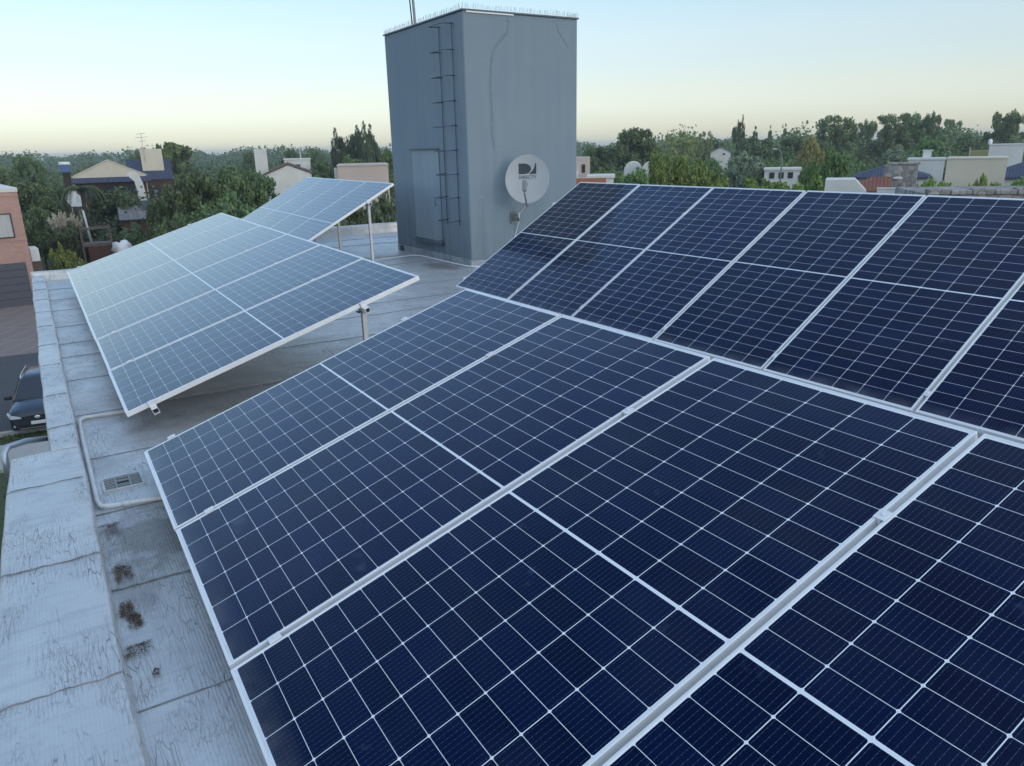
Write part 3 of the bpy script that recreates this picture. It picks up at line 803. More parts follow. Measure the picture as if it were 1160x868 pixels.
def moss(u, v, ru, rv, n, label):
    b = MB()
    for i in range(n):
        if i % 40 == 0: kx, ky, ks = random.uniform(-1.1, 1.1), random.uniform(-1.1, 1.1), random.uniform(.10, .40)
        x, y = ru * (kx + random.gauss(0, ks)), rv * (ky + random.gauss(0, ks)); h = .010 * random.random() * math.exp(-(x / ru) ** 2 - (y / rv) ** 2)
        s = random.uniform(.0012, .0042); c = Vector((x, y, .009 + h))
        q = [c + Vector((random.uniform(-1, 1), random.uniform(-1, 1), random.uniform(-.25, .35))) * s for _ in range(4)]
        for tri in ((0, 1, 2), (0, 1, 3), (1, 2, 3), (0, 2, 3)): b.poly([q[k] for k in tri])
    o = b.build('moss_clump', MAT['brown_stuff'], fix=False); o.location = P(u, v); o.rotation_euler = (0, 0, AZ)
    return tag(o, label, 'moss', 'brown dirt and moss clumps along the kerb')
moss(.050, 3.93, .045, .05, 960, 'dark silt patch against the kerb just below the pipe bend')
moss(.060, 3.44, .032, .065, 1680, 'brown moss clump between the silt patch and the largest clump')
moss(.045, 3.12, .022, .055, 1280, 'long brown moss clump touching the kerb, upper half of the largest pair')
moss(.062, 3.01, .020, .045, 1280, 'dense brown moss clump beside the roof seam, lower half of the largest pair')
moss(.058, 2.80, .040, .030, 880, 'loose wide brown moss clump below the largest pair')
moss(.092, 2.625, .012, .020, 240, 'smallest brown moss speck nearest the camera')
b = MB(); b.tube([P(-.172, 5.92, -.10), P(-.30, 5.74, -.035), P(-.40, 5.64, -.02), P(-.425, 5.60, -.05), P(-.43, 5.59, -.24), P(-.40, 5.60, -.27), P(-.364, 5.04, -.28)], .020, 10)
tag(b.build('grab_rail', MAT['steel']), 'bent steel grab rail on the outer wall beside the kerb step', 'handrail')

# ================================================================ the car in the street
def car(x, y, rz):
    t = thing('parked_car', 'dark navy estate car parked nose towards the house, half hidden by the kerb', 'car', (x, y, 0.006), rz)
    paint = mat('navy_paint', (.014, .020, .036), .22, .3); nt = NT(paint); nt.b.inputs['Coat Weight'].default_value = .6
    trim = mat('black_trim', (.012, .013, .015), .55); chrome = mat('chrome', (.75, .77, .8), .12, 1.0)
    glass = mat('car_glass', (.018, .030, .048), .04); lamp = mat('lamp_glass', (.42, .46, .50), .08)
    plate = rough_mat('plate', (.72, .73, .74), (.55, .56, .58), 30, .5, 0)
    def loft(b, st, n=None):
        rows = [[b.bm.verts.new(p) for p in s] for s in st]
        for a, c in zip(rows, rows[1:]):
            for k in range(len(a)):
                f = b._f([a[k], a[(k + 1) % len(a)], c[(k + 1) % len(a)], c[k]])
                if f: f.smooth = True
        b._f(rows[0][::-1]); b._f(rows[-1])
    def sec(yy, w, zb, zs, zt, wt):      # closed section: sill, shoulder, top
        return [(-w * .94, yy, zb), (-w, yy, (zb + zs) / 2), (-w * .985, yy, zs), (-wt, yy, zt - .02), (-wt * .6, yy, zt), (0, yy, zt + .015), (wt * .6, yy, zt), (wt, yy, zt - .02), (w * .985, yy, zs), (w, yy, (zb + zs) / 2), (w * .94, yy, zb), (0, yy, zb - .02)]
    b = MB()
    loft(b, [sec(0, .70, .36, .62, .76, .62), sec(-.07, .82, .28, .70, .84, .74), sec(-.28, .89, .24, .80, .92, .80), sec(-.7, .915, .24, .86, .99, .80), sec(-1.15, .92, .22, .92, 1.06, .80),
             sec(-1.5, .92, .22, .95, 1.08, .84), sec(-3.0, .92, .22, .98, 1.10, .86), sec(-4.1, .91, .24, 1.0, 1.10, .84), sec(-4.45, .86, .34, .98, 1.05, .80), sec(-4.55, .78, .42, .9, .98, .72)])
    body = b.build('body', paint, t)
    def cab(yy, wb, zb, wt, zt): return [(-wb, yy, zb), (-(wb * .35 + wt * .65), yy, zb + (zt - zb) * .72), (-wt, yy, zt - .03), (-wt * .7, yy, zt), (wt * .7, yy, zt), (wt, yy, zt - .03), (wb * .35 + wt * .65, yy, zb + (zt - zb) * .72), (wb, yy, zb)]
    b = MB()
    loft(b, [cab(-1.14, .78, 1.04, .76, 1.07), cab(-1.95, .83, 1.06, .64, 1.60), cab(-2.4, .85, 1.06, .655, 1.675), cab(-3.3, .85, 1.06, .65, 1.68), cab(-4.0, .83, 1.06, .62, 1.62), cab(-4.42, .78, 1.05, .70, 1.10)])
    b.build('roof', paint, t)
    b = MB(); b.poly([(-.72, -1.165, 1.098), (.72, -1.165, 1.098), (.60, -1.93, 1.608), (-.60, -1.93, 1.608)]); b.build('windshield', glass, t, fix=False)
    for s in (-1, 1):
        b = MB(); b.poly([(s * .845, -1.55, 1.10), (s * .86, -3.9, 1.12), (s * .695, -3.8, 1.56), (s * .70, -2.25, 1.57)]); b.build('side_window', glass, t, fix=False)
        b = MB(); b.prism([(s * .46, .02, .70), (s * .80, -.045, .70), (s * .93, -.34, .80), (s * .90, -.36, .88), (s * .76, -.07, .83), (s * .50, .0, .76)], (0, .045, .012)); b.build('headlight', lamp, t)
        b = MB(); b.lathe([(.052, 0), (.055, .02), (.03, .026)], 14, lambda x_, y_, z_: Vector((s * .70 + x_, -.035 + z_, .43 + y_))); b.build('fog_light', lamp, t)
        b = MB(); b.box((s * .90 - .015 if s > 0 else -1.13, -1.52, 1.03), (1.13 if s > 0 else -.885, -1.38, 1.16), bev=.035); b.build('mirror', trim, t)
        b = MB(); b.tube([(s * .60, -1.98, 1.63), (s * .60, -2.15, 1.73), (s * .60, -3.5, 1.745), (s * .59, -3.75, 1.68)], .018, 8); b.build('roof_rail', chrome, t)
        for yy in (-.88, -3.55):
            w = MB(); w.lathe([(.20, -.10), (.32, -.11), (.345, -.07), (.345, .07), (.32, .11), (.20, .10)], 28, lambda x_, y_, z_: Vector((s * .83 + z_, yy + x_, .345 + y_)))
            wh = w.build('wheel', trim, t)
            w = MB(); w.lathe([(.19, -.02), (.205, .0), (.205, .10), (.04, .085), (.02, .09)], 20, lambda x_, y_, z_: Vector((s * (.83 + z_ * .95 + .012), yy + x_, .345 + y_))); w.build('rim', MAT['galv'], wh)
    b = MB(); b.prism([(-.50, .004, .66), (.50, .004, .66), (.56, .004, .72), (-.56, .004, .72)], (0, .014, 0)); b.prism([(-.62, .0, .30), (.62, .0, .30), (.56, .010, .45), (-.56, .010, .45)], (0, .016, 0)); b.build('grille', trim, t)
    b = MB(); b.box((-.60, .012, .325), (.60, .032, .345)); b.build('bumper_trim', chrome, t)
    b = MB(); b.lathe([(.075, 0), (.08, .008), (.05, .012)], 20, lambda x_, y_, z_: Vector((x_ * 1.2, .018 + z_, .695 + y_ * .8))); b.build('emblem', chrome, t)
    b = MB(); b.box((-.22, .028, .455), (.22, .036, .575), bev=.003); b.build('number_plate', plate, t)
    return t
car(-14.22, 21.28, R(24) + math.pi).scale = (.87, .87, .86)

# ================================================================ neighbours
def face(x, y): return math.atan2(-x, y)
def building(name, label, x, y, rz=None, cat='house', group=None):
    return thing(name, label, cat, (x, y, 0), face(x, y) if rz is None else rz, group)
def blk(t, name, m, lo, hi, bev=0.0):
    b = MB(); b.box(lo, hi, bev=bev); return b.build(name, m, t)
def window(t, x0, x1, z0, z1, y, fm=None, pm=None, mull=1):
    b = MB(); w = .05
    b.box((x0, y - .05, z0), (x0 + w, y + .02, z1)); b.box((x1 - w, y - .05, z0), (x1, y + .02, z1)); b.box((x0 + w, y - .05, z0), (x1 - w, y + .02, z0 + w)); b.box((x0 + w, y - .05, z1 - w), (x1 - w, y + .02, z1))
    for i in range(1, mull + 1):
        xm = x0 + (x1 - x0) * i / (mull + 1); b.box((xm - .02, y - .045, z0 + w), (xm + .02, y + .015, z1 - w))
    f = b.build('window', fm or MAT['black'], t)
    b = MB(); b.box((x0 + w, y - .012, z0 + w), (x1 - w, y - .004, z1 - w)); b.build('pane', pm or MAT['glass'], f); return f
def gable_roof(t, m, x0, x1, y0, y1, z, h, axis='y', th=.12, over=.25):
    b = MB(); xm = (x0 + x1) / 2; ym = (y0 + y1) / 2
    if axis == 'y':       # ridge along y, gable faces the camera
        k = h / (xm - x0)
        L, Rr = x0 - over, x1 + over
        b.prism([(L, y0 - over, z - over * k), (xm, y0 - over, z + h), (Rr, y0 - over, z - over * k), (Rr, y0 - over, z - over * k + th), (xm, y0 - over, z + h + th), (L, y0 - over, z - over * k + th)], (0, y1 - y0 + 2 * over, 0))
    else:
        k = h / (ym - y0); L, Rr = y0 - over, y1 + over
        b.prism([(x0 - over, L, z - over * k), (x0 - over, ym, z + h), (x0 - over, Rr, z - over * k), (x0 - over, Rr, z - over * k + th), (x0 - over, ym, z + h + th), (x0 - over, L, z - over * k + th)], (x1 - x0 + 2 * over, 0, 0))
    return b.build('roof', m, t)
def hip_roof(t, m, x0, x1, y0, y1, z, h, over=.3):
    b = MB(); x0 -= over; x1 += over; y0 -= over; y1 += over; d = min(x1 - x0, y1 - y0) / 2
    if x1 - x0 >= y1 - y0: r0, r1 = (x0 + d, (y0 + y1) / 2, z + h), (x1 - d, (y0 + y1) / 2, z + h)
    else: r0, r1 = ((x0 + x1) / 2, y0 + d, z + h), ((x0 + x1) / 2, y1 - d, z + h)
    A_, B_, C_, D_ = (x0, y0, z), (x1, y0, z), (x1, y1, z), (x0, y1, z)
    if x1 - x0 >= y1 - y0:
        b.poly([A_, B_, r1, r0]); b.poly([B_, C_, r1]); b.poly([C_, D_, r0, r1]); b.poly([D_, A_, r0])
    else:
        b.poly([A_, B_, r0]); b.poly([B_, C_, r1, r0]); b.poly([C_, D_, r1]); b.poly([D_, A_, r0, r1])
    b.box((x0 + .01, y0 + .01, z - .14), (x1 - .01, y1 - .01, z - .012))
    return b.build('roof', m, t)
def gable_wall(t, m, x0, x1, y0, y1, z, h):
    b = MB(); b.prism([(x0, y0, 0), (x1, y0, 0), (x1, y0, z), ((x0 + x1) / 2, y0, z + h), (x0, y0, z)], (0, y1 - y0, 0)); return b.build('wall', m, t)

# brick house across the street, only its right end in view
t = building('brick_house', 'salmon brick two-storey house with white coping and dark garage door', -26.95, 42.75, R(38))
wb = blk(t, 'wall', MAT['brick'], (-11, 0, 0), (0, 8, 6.22))
blk(t, 'coping', MAT['white_paint'], (-11.03, -.04, 6.222), (.04, 8.04, 6.46), .02)
blk(t, 'lintel', MAT['brick'], (-11, -.035, 3.62), (.012, -.002, 3.74))
blk(t, 'lintel', MAT['brick'], (-11, -.035, 6.02), (.012, -.002, 6.12))
window(t, -2.3, -.52, 3.80, 5.12, -.012, None, MAT['curtain'], 1)
gd = blk(t, 'garage_door', mat('garage_door', (.085, .09, .115), .5), (-4.6, -.03, .02), (-.30, -.004, 2.42))
for i in range(1, 6): blk(gd, 'panel_joint', MAT['black'], (-4.6, -.034, .02 + i * .4), (-.30, -.031, .045 + i * .4))
t = thing('cooling_unit', 'white boxed unit standing on the lawn at the brick house corner', 'cooling unit', (-27.75, 44.3, 0), R(38))
blk(t, 'casing', MAT['white_plastic'], (-.22, -.9, 2.3), (.22, .5, 3.05), .02); blk(t, 'stand', MAT['wood'], (-.25, -.8, 0), (.25, .45, 2.296)); 
b = MB(); b.lathe([(.20, 0), (.21, .015), (.05, .03)], 16, lambda x, y, z: Vector((-.222 - z, y - .5, 2.7 + x))); b.build('fan', MAT['black'], t)

# cream house with blue roofs
t = building('gable_house', 'cream gabled house with blue porch roof and brown timber front', -43.2, 85)
gable_wall(t, MAT['cream'], -3.5, 3.6, 0, 9, 5.9, 1.62)
gable_roof(t, MAT['cream'], -3.5, 3.6, .05, 9, 5.92, 1.62, 'y', .08, .12)
b = MB(); b.prism([(-3.9, -.9, 5.25), (-3.9, -.01, 5.72), (-3.9, -.01, 5.80), (-3.9, -.95, 5.30)], (7.9, 0, 0)); b.build('porch_roof', MAT['blue_tile'], t)
blk(t, 'timber_front', MAT['brown_wood'], (-3.4, -.06, 2.6), (3.5, -.004, 5.2))
for x0 in (-2.9, -.9, 1.3): window(t, x0, x0 + 1.5, 3.6, 4.9, -.075)
blk(t, 'balcony_beam', MAT['brown_wood'], (-3.8, -.95, 3.9), (3.8, -.8, 4.06))
t = building('chimney_house', 'brown house with slate blue roof and a broad cream chimney', -41.0, 90)
blk(t, 'wall', MAT['brown_wood'], (-2.2, 0, 0), (2.1, 7, 5.35))
gable_roof(t, MAT['blue_tile'], -2.2, 2.1, 0, 7, 5.4, 2.0, 'x')
blk(t, 'chimney', MAT['cream'], (-.75, 1.3, 5.7), (1.55, 2.2, 8.68), .02)
window(t, -1.0, .8, 3.3, 4.6, -.01)
t = building('pillar', 'thick curved white buttress between the gabled house and the blue roof', -38.9, 82, None, 'buttress')
b = MB(); b.prism([(-.9, 0, 6.1), (-.6, 0, 6.38), (-.1, 0, 6.42), (.25, 0, 6.1), (.55, 0, 5.2), (.7, 0, 3.6), (.7, 0, 0), (-.1, 0, 0), (-.1, 0, 4.2), (-.25, 0, 5.4)], (0, 1.2, 0)); b.build('masonry', MAT['white_paint'], t)
b = MB(); b.tube([(-41.75, 90.8, 7.2), (-41.75, 90.8, 10.4)], .03, 6)
for z, w in ((10.3, .5), (9.9, .7), (9.5, .4)): b.tube([(-41.75 - w, 90.8, z), (-41.75 + w, 90.8, z + .1)], .025, 5)
tag(b.build('roof_aerial', MAT['galv']), 'thin television aerial beside the broad cream chimney', 'aerial')

# white gabled house, its chimney and a far white house
t = building('gable_house', 'white house with low brown tiled gable and tall white chimney', -19.0, 68)
gable_wall(t, MAT['white_paint'], -1.9, 1.9, 0, 9, 6.15, .75)
gable_roof(t, MAT['brown_tile'], -1.9, 1.9, .1, 9, 6.17, .75, 'y', .14, .18)
blk(t, 'chimney', MAT['white_paint'], (-2.75, 2.0, 5.0), (-1.7, 2.9, 8.28), .02)
t = building('white_house', 'small white flat roofed house beyond the brown tiled gable', -29.5, 110)
blk(t, 'wall', MAT['white_paint'], (-1.6, 0, 0), (1.9, 6, 6.9)); blk(t, 'roof', MAT['white_paint'], (-1.7, -.1, 6.902), (2.0, 6.1, 7.1)); window(t, -.6, .5, 5.2, 6.3, -.01)
b = MB(); b.tube([(-23.6, 90, 0), (-23.6, 90, 8.55)], [.09, .06], 8); b.box((-23.9, 89.95, 8.3), (-23.3, 90.05, 8.38))
tag(b.build('utility_pole', MAT['pvc']), 'pale utility pole right of the white chimney house', 'pole')
t = building('flat_building', 'pinkish flat roofed block seen over the far raised row', -8.3, 45)
blk(t, 'wall', MAT['pink'], (-1.42, 0, 0), (1.45, 5, 7.14)); blk(t, 'parapet', MAT['pink'], (-1.46, -.04, 7.142), (1.49, 5.04, 7.22)); blk(t, 'side_pier', MAT['white_paint'], (-1.62, .3, 0), (-1.43, 1.2, 7.05))

# garden things behind the kerb
def fronds(parent, n, L, droop, m, seed, w=.10, up=.5):
    rnd = random.Random(seed)
    b = MB()
    for i in range(n):
        a = 6.283 * i / n + rnd.uniform(-.2, .2); d = Vector((math.cos(a), math.sin(a), 0)); s = d.cross(Vector((0, 0, 1)))
        pts = []
        for k in range(9):
            q = k / 8; pts.append(d * (L * (q - .28 * q * q)) + Vector((0, 0, L * (up * q - droop * q * q))))
        for k in range(8):
            for lf in range(3):
                c = pts[k].lerp(pts[k + 1], lf / 3)
                for sg in (-1, 1):
                    e = c + s * sg * L * .16 * (1 - .6 * k / 8) + Vector((0, 0, -L * .13)) + d * L * .05
                    b.poly([c, c + d * w * .5, e])
    return b.build('fronds', m, parent, fix=False)
t = thing('palm_tree', 'dark palm with drooping fronds in front of the cream gabled house', 'palm', (-31.9, 58, 0))
b = MB(); b.tube([(0, 0, 0), (.1, 0, 2.5), (.15, .05, 5.7)], [.24, .17, .15], 10); b.build('trunk', MAT['bark'], t)
f_ = fronds(t, 15, 2.1, 1.25, LEAF['dome'], 3, .2, .75); f_.location = (.15, .05, 5.7)
t = thing('pampas_grass', 'fan of cream pampas plumes above the dark rounded shrub', 'pampas grass', (-29.6, 51.3, 0))
b = MB()
MAT['plume'] = rough_mat('pampas_plume', (.62, .57, .48), (.50, .45, .37), 9, .95, 0)
for i in range(11):
    a = (i - 5) / 5 * 1.05; tip = Vector((math.sin(a) * 1.35, random.uniform(-.3, .3), 3.55 + math.cos(a) * .95)); root = Vector((math.sin(a) * .35, 0, 2.6)); mid = root.lerp(tip, .55)
    for j in range(90):
        q = random.random(); c = root.lerp(tip, .35 + .65 * q); r = .19 * math.sin(math.pi * min(1, .12 + q * .88)) + .02
        v1 = Vector((random.uniform(-1, 1), random.uniform(-1, 1), random.uniform(-.2, 1))) * r
        b.poly([c, c + v1, c + v1 * .6 + (tip - root).normalized() * .16])
b.build('plumes', MAT['plume'], t, fix=False)
b = MB()
for i in range(90):
    a = random.uniform(0, 6.283); r = random.uniform(.3, 1.1); h = random.uniform(1.8, 3.1); d = Vector((math.cos(a), math.sin(a), 0)); s = d.cross(Vector((0, 0, 1))) * .03
    b.poly([d * .1 + s, d * .1 - s, d * r * .6 - s + Vector((0, 0, h)), d * r * .6 + s + Vector((0, 0, h))])
b.build('leaves', LEAF['bush'], t, fix=False)
t = thing('play_tower', 'weathered wooden play tower with a leaning post in the garden', 'play tower', (-26.4, 49, 0), face(-26.4, 49))
b = MB()
for x, y in ((-.85, -.6), (.8, -.6), (-.85, .6), (.8, .6)): b.box((x - .05, y - .05, 0), (x + .05, y + .05, 3.75))
b.build('posts', MAT['wood'], t)
blk(t, 'deck', MAT['wood'], (-.9, -.68, 2.55), (.85, .68, 2.72)); blk(t, 'handrail', MAT['wood'], (-.9, -.68, 3.6), (.85, -.62, 3.7)); blk(t, 'handrail', MAT['wood'], (-.9, .62, 3.6), (.85, .68, 3.7)); blk(t, 'side_boards', MAT['brown_wood'], (-.6, -.64, 1.5), (.8, -.60, 2.5))
b = MB(); b.tube([(-.35, .0, 2.7), (-.5, 0, 4.75)], [.07, .06], 8); b.build('leaning_post', MAT['pvc'], t)
b = MB()
for k in range(24):
    a0, a1 = 6.283 * k / 24, 6.283 * (k + 1) / 24
    b.tube([(.55 + .16 * math.cos(a0), -.5, 4.0 + .16 * math.sin(a0)), (.55 + .16 * math.cos(a1), -.5, 4.0 + .16 * math.sin(a1))], .035, 6, False)
b.build('tyre', MAT['black'], t)
t = building('garden_shed', 'small shed with grey plank roof and dark flue among the trees', -28.2, 58, None, 'shed')
blk(t, 'wall', MAT['brown_wood'], (-.9, 0, 0), (.85, 1.8, 3.4)); 
b = MB(); b.prism([(-1.0, -.25, 3.35), (-1.0, 1.0, 4.25), (-1.0, 1.0, 4.33), (-1.0, -.3, 3.43)], (1.95, 0, 0)); b.prism([(-1.0, 2.1, 3.35), (-1.0, 1.01, 4.25), (-1.0, 1.01, 4.33), (-1.0, 2.15, 3.43)], (1.95, 0, 0)); b.build('roof', MAT['grey_tile'], t)
blk(t, 'flue', MAT['dark_metal'], (.7, .5, 3.4), (1.05, .8, 4.72)); blk(t, 'flue_cap', MAT['galv'], (.66, .46, 4.722), (1.09, .84, 4.80))
t = building('white_canopy', 'white tent like canopy under the drooping palm', -34.6, 62, None, 'canopy')
b = MB(); b.prism([(-.75, 0, 4.9), (-.3, 0, 5.5), (.1, 0, 5.35), (.65, 0, 4.75), (.7, 0, 4.15), (-.3, 0, 4.2)], (.1, 2.2, -.2)); b.build('cloth', MAT['white_plastic'], t)
for x in (-.3, .55): blk(t, 'pole', MAT['galv'], (x - .03, .1, 0), (x + .03, .16, 4.25))
t = building('garden_sheet', 'crumpled white sheet over garden furniture beside the play tower', -23.8, 47, None, 'cover')
b = MB(); b.lathe([(.5, 2.3), (.42, 2.6), (.40, 2.85), (.20, 2.92), (.01, 2.95)], 11, lambda x, y, z: Vector((x * (1.2 + .3 * math.sin(9 * y)), y, z + .14 * math.sin(11 * x + 5 * y)))); b.build('sheet', MAT['white_plastic'], t)
blk(t, 'table', MAT['wood'], (-.45, -.35, 0), (.45, .35, 2.29))
t = building('solar_heater', 'small blue water heater panel with white tank above the palm', -39.4, 70, None, 'water heater')
blk(t, 'support', MAT['bark'], (-.3, .3, 0), (.3, 1.0, 6.6))
b = MB(); b.prism([(-.42, -.15, 6.65), (.42, -.15, 6.65), (.42, .55, 7.3), (-.42, .55, 7.3)], (0, -.05, .06)); b.build('collector', MAT['lid_blue'], t)
b = MB(); b.tube([(-.45, .6, 7.42), (.45, .6, 7.42)], .17, 12); b.build('tank', MAT['white_plastic'], t)

# right-hand neighbours
t = building('flat_building', 'beige flat roofed house with one dark window right of the tower', 5.78, 60)
blk(t, 'wall', MAT['pink'], (-1.0, 0, 0), (.58, 5, 7.1)); window(t, -.05, .2, 6.0, 6.6, -.01, None, None, 0); blk(t, 'lean_to', MAT['white_paint'], (-1.0, -1.2, 0), (-.3, -.004, 6.1))
t = building('white_slab', 'low white flat roof slab between the beige house and the bushes', 6.6, 55, None, 'outbuilding')
blk(t, 'wall', MAT['white_paint'], (-.9, 0, 0), (.9, 3, 5.75)); blk(t, 'roof', MAT['white_paint'], (-1.0, -.1, 5.752), (1.0, 3.1, 5.95), .01)
t = building('orange_wall', 'low orange rendered wall at the foot of the beige house', 4.75, 45, None, 'wall')
blk(t, 'masonry', MAT['orange'], (-1.0, 0, 0), (.95, .3, 6.16)); blk(t, 'coping', MAT['pink'], (-1.02, -.02, 6.162), (.97, .32, 6.2))
def vault(name, label, x, y, w, z0, z1, d):
    t = building(name, label, x, y, None, 'shed')
    b = MB(); pts = [(-w, 0, 0), (w, 0, 0)] + [(w * math.cos(R(a)), 0, z0 + (z1 - z0) * math.sin(R(a))) for a in range(0, 181, 12)]
    b.prism(pts, (0, d, 0)); b.build('vault', MAT['white_paint'], t)
    b = MB(); b.prism([(w * .12 * math.cos(R(a)), -.02, z0 - .9 + .12 * math.sin(R(a))) for a in range(0, 181, 15)] + [(-w * .12, -.02, z0 - 1.5), (w * .12, -.02, z0 - 1.5)], (0, .015, 0)); b.build('arched_window', MAT['glass'], t)
vault('vaulted_shed', 'left of two white vaulted sheds behind the bushes', 11.3, 70, .85, 5.6, 6.5, 3)
vault('vaulted_shed', 'right white vaulted shed, partly behind the yellow green tree', 12.5, 68, .8, 5.7, 6.5, 3)
t = building('white_shed', 'narrow white wall showing through the tall yellow green trees', 15.4, 70, None, 'outbuilding'); blk(t, 'wall', MAT['white_paint'], (-.5, 0, 0), (.4, 2.5, 6.0)); blk(t, 'roof', MAT['white_paint'], (-.55, -.05, 6.002), (.45, 2.55, 6.15), .03)
t = building('gable_house', 'far white gabled house left of the cypress pair', 35.4, 130)
gable_wall(t, MAT['white_paint'], -1.6, 1.6, 0, 6, 6.35, .85); gable_roof(t, MAT['grey_tile'], -1.6, 1.6, .05, 6, 6.37, .85, 'y', .12, .2); window(t, .3, .8, 5.9, 6.3, -.01, MAT['white_paint'], None, 0)
t = thing('street_lamp', 'grey street lamp with a curved arm among the right trees', 'street lamp', (26.35, 75, 0), face(26.35, 75))
b = MB(); b.tube([(0, 0, 0), (0, 0, 6.1), (-.06, 0, 6.7), (-.25, 0, 7.1), (-.6, 0, 7.25)], [.085, .06, .05, .045, .04], 8); b.build('pole', MAT['dish_grey'], t)
b = MB(); b.box((-.95, -.1, 7.17), (-.55, .1, 7.31), bev=.03); b.build('lamp_head', MAT['galv'], t)
t = building('white_house', 'long low white house under the street lamp', 28.3, 80)
blk(t, 'wall', MAT['white_paint'], (-1.8, 0, 0), (1.7, 4, 5.1)); blk(t, 'roof', MAT['white_paint'], (-1.9, -.15, 5.102), (1.8, 4.1, 5.3))
for x0 in (-1.3, -.4, .5): window(t, x0, x0 + .5, 4.3, 4.9, -.01, None, None, 0)
t = building('hip_house', 'house with slate blue hip roof behind the stone chimney', 32.4, 66)
blk(t, 'wall', MAT['white_paint'], (-2.7, 0, 0), (2.9, 6, 4.7)); hip_roof(t, MAT['blue_tile'], -2.8, 3.0, 0, 6, 4.85, 1.05)
t = building('stone_chimney', 'broad rough stone chimney with flat cap above the orange roof', 26.3, 52, None, 'chimney')
blk(t, 'stack', MAT['pale_stone'], (-1.05, 0, 0), (1.0, 1.2, 6.3), .05); blk(t, 'cap', MAT['pale_stone'], (-.85, -.06, 6.302), (1.1, 1.26, 6.44), .03)
b = MB(); b.lathe([(.01, 0), (.2, .02), (.26, .08), (.2, .16), (.01, .2)], 12, lambda x, y, z: Vector((x * 1.2 - .15, -.08 + y * .3, 5.35 + z))); b.build('niche_stone', MAT['white_paint'], t)
t = building('tiled_house', 'house with low orange tiled roof in front of the stone chimney', 23.3, 50)
blk(t, 'wall', MAT['white_paint'], (-1.3, 0, 0), (1.2, 4, 4.75)); b = MB(); b.prism([(-1.5, -.2, 4.72), (1.35, -.2, 4.72), (1.35, 2.2, 5.5), (.1, 2.2, 5.5)], (0, 0, .08)); b.build('roof', MAT['red_tile'], t)
t = building('white_wall_house', 'white walled house left of the orange tiled roof', 20.9, 48)
blk(t, 'wall', MAT['white_paint'], (-1.15, 0, 0), (.55, 3, 5.62)); b = MB(); b.prism([(.552, .02, 0), (1.25, .02, 0), (1.25, .02, 4.9), (.552, .02, 5.62)], (0, 2.9, 0)); b.build('sloping_wall', MAT['white_paint'], t)
t = building('white_block', 'low white wall below the stone chimney', 23.5, 47, None, 'wall'); blk(t, 'masonry', MAT['white_paint'], (-.95, 0, 0), (.95, .4, 5.05)); blk(t, 'coping', MAT['white_paint'], (-.98, -.03, 5.052), (.98, .43, 5.12))
t = building('white_house', 'white house with small square chimney behind the cream block', 40.2, 75)
blk(t, 'wall', MAT['white_paint'], (-1.5, 0, 0), (1.6, 4, 5.95)); blk(t, 'roof', MAT['white_paint'], (-1.6, -.1, 5.952), (1.7, 4.1, 6.1)); blk(t, 'chimney', MAT['white_paint'], (-.35, 1, 6.1), (.4, 1.7, 6.75)); blk(t, 'chimney_cap', MAT['white_paint'], (-.42, .93, 6.752), (.47, 1.77, 6.85))
t = building('cream_block', 'cream rendered block house with flat top right of the stone chimney', 30.1, 50)
blk(t, 'wall', MAT['cream'], (-1.7, 0, 0), (1.65, 4, 6.62)); blk(t, 'coping', MAT['cream'], (-1.74, -.04, 6.622), (1.69, 4.04, 6.7))
t = building('white_tank_house', 'white block with a round tank on top at the far right', 44.6, 70)
blk(t, 'wall', MAT['white_paint'], (-1.35, 0, 0), (1.3, 3.5, 7.2)); blk(t, 'coping', MAT['white_paint'], (-1.4, -.05, 7.202), (1.35, 3.55, 7.3)); window(t, -.75, -.4, 5.7, 6.1, -.01, None, None, 0)
b = MB(); b.lathe([(.14, 7.3), (.17, 7.35), (.17, 7.6), (.1, 7.72), (.02, 7.75)], 14, lambda x, y, z: Vector((x - 1.35, y + 1.0, z))); b.build('tank', MAT['white_plastic'], t)
t = building('yellow_wall', 'pale yellow wall panel left of the white block at far right', 45.8, 75.5, None, 'wall'); blk(t, 'masonry', mat('pale_yellow', (.30, .29, .13), .85), (-1.0, 0, 0), (.9, .3, 6.75)); blk(t, 'post', MAT['galv'], (-1.1, -.05, 0), (-1.005, .35, 7.0))
t = building('hip_house', 'house with low blue roof at the right edge of the photo', 40.6, 62)
blk(t, 'wall', MAT['white_paint'], (-2.2, 0, 0), (3.5, 5, 4.75)); hip_roof(t, MAT['blue_tile'], -2.2, 3.5, 0, 5, 4.8, 1.1)
t = building('stone_parapet', 'weathered grey stone parapet just above the steep row at right', 15.5, 25, R(-14), 'parapet')
b = MB(); b.box((-1.6, 0, 0), (6.0, 5, 6.18)); b.build('wall', MAT['pale_stone'], t)
b = MB()
for i in range(12):
    x0 = -1.7 + i * .65; b.box((x0, -.06, 6.182), (x0 + .63, .5, 6.36 + random.uniform(-.02, .03)), bev=.03)
b.build('coping', MAT['pale_stone'], t)

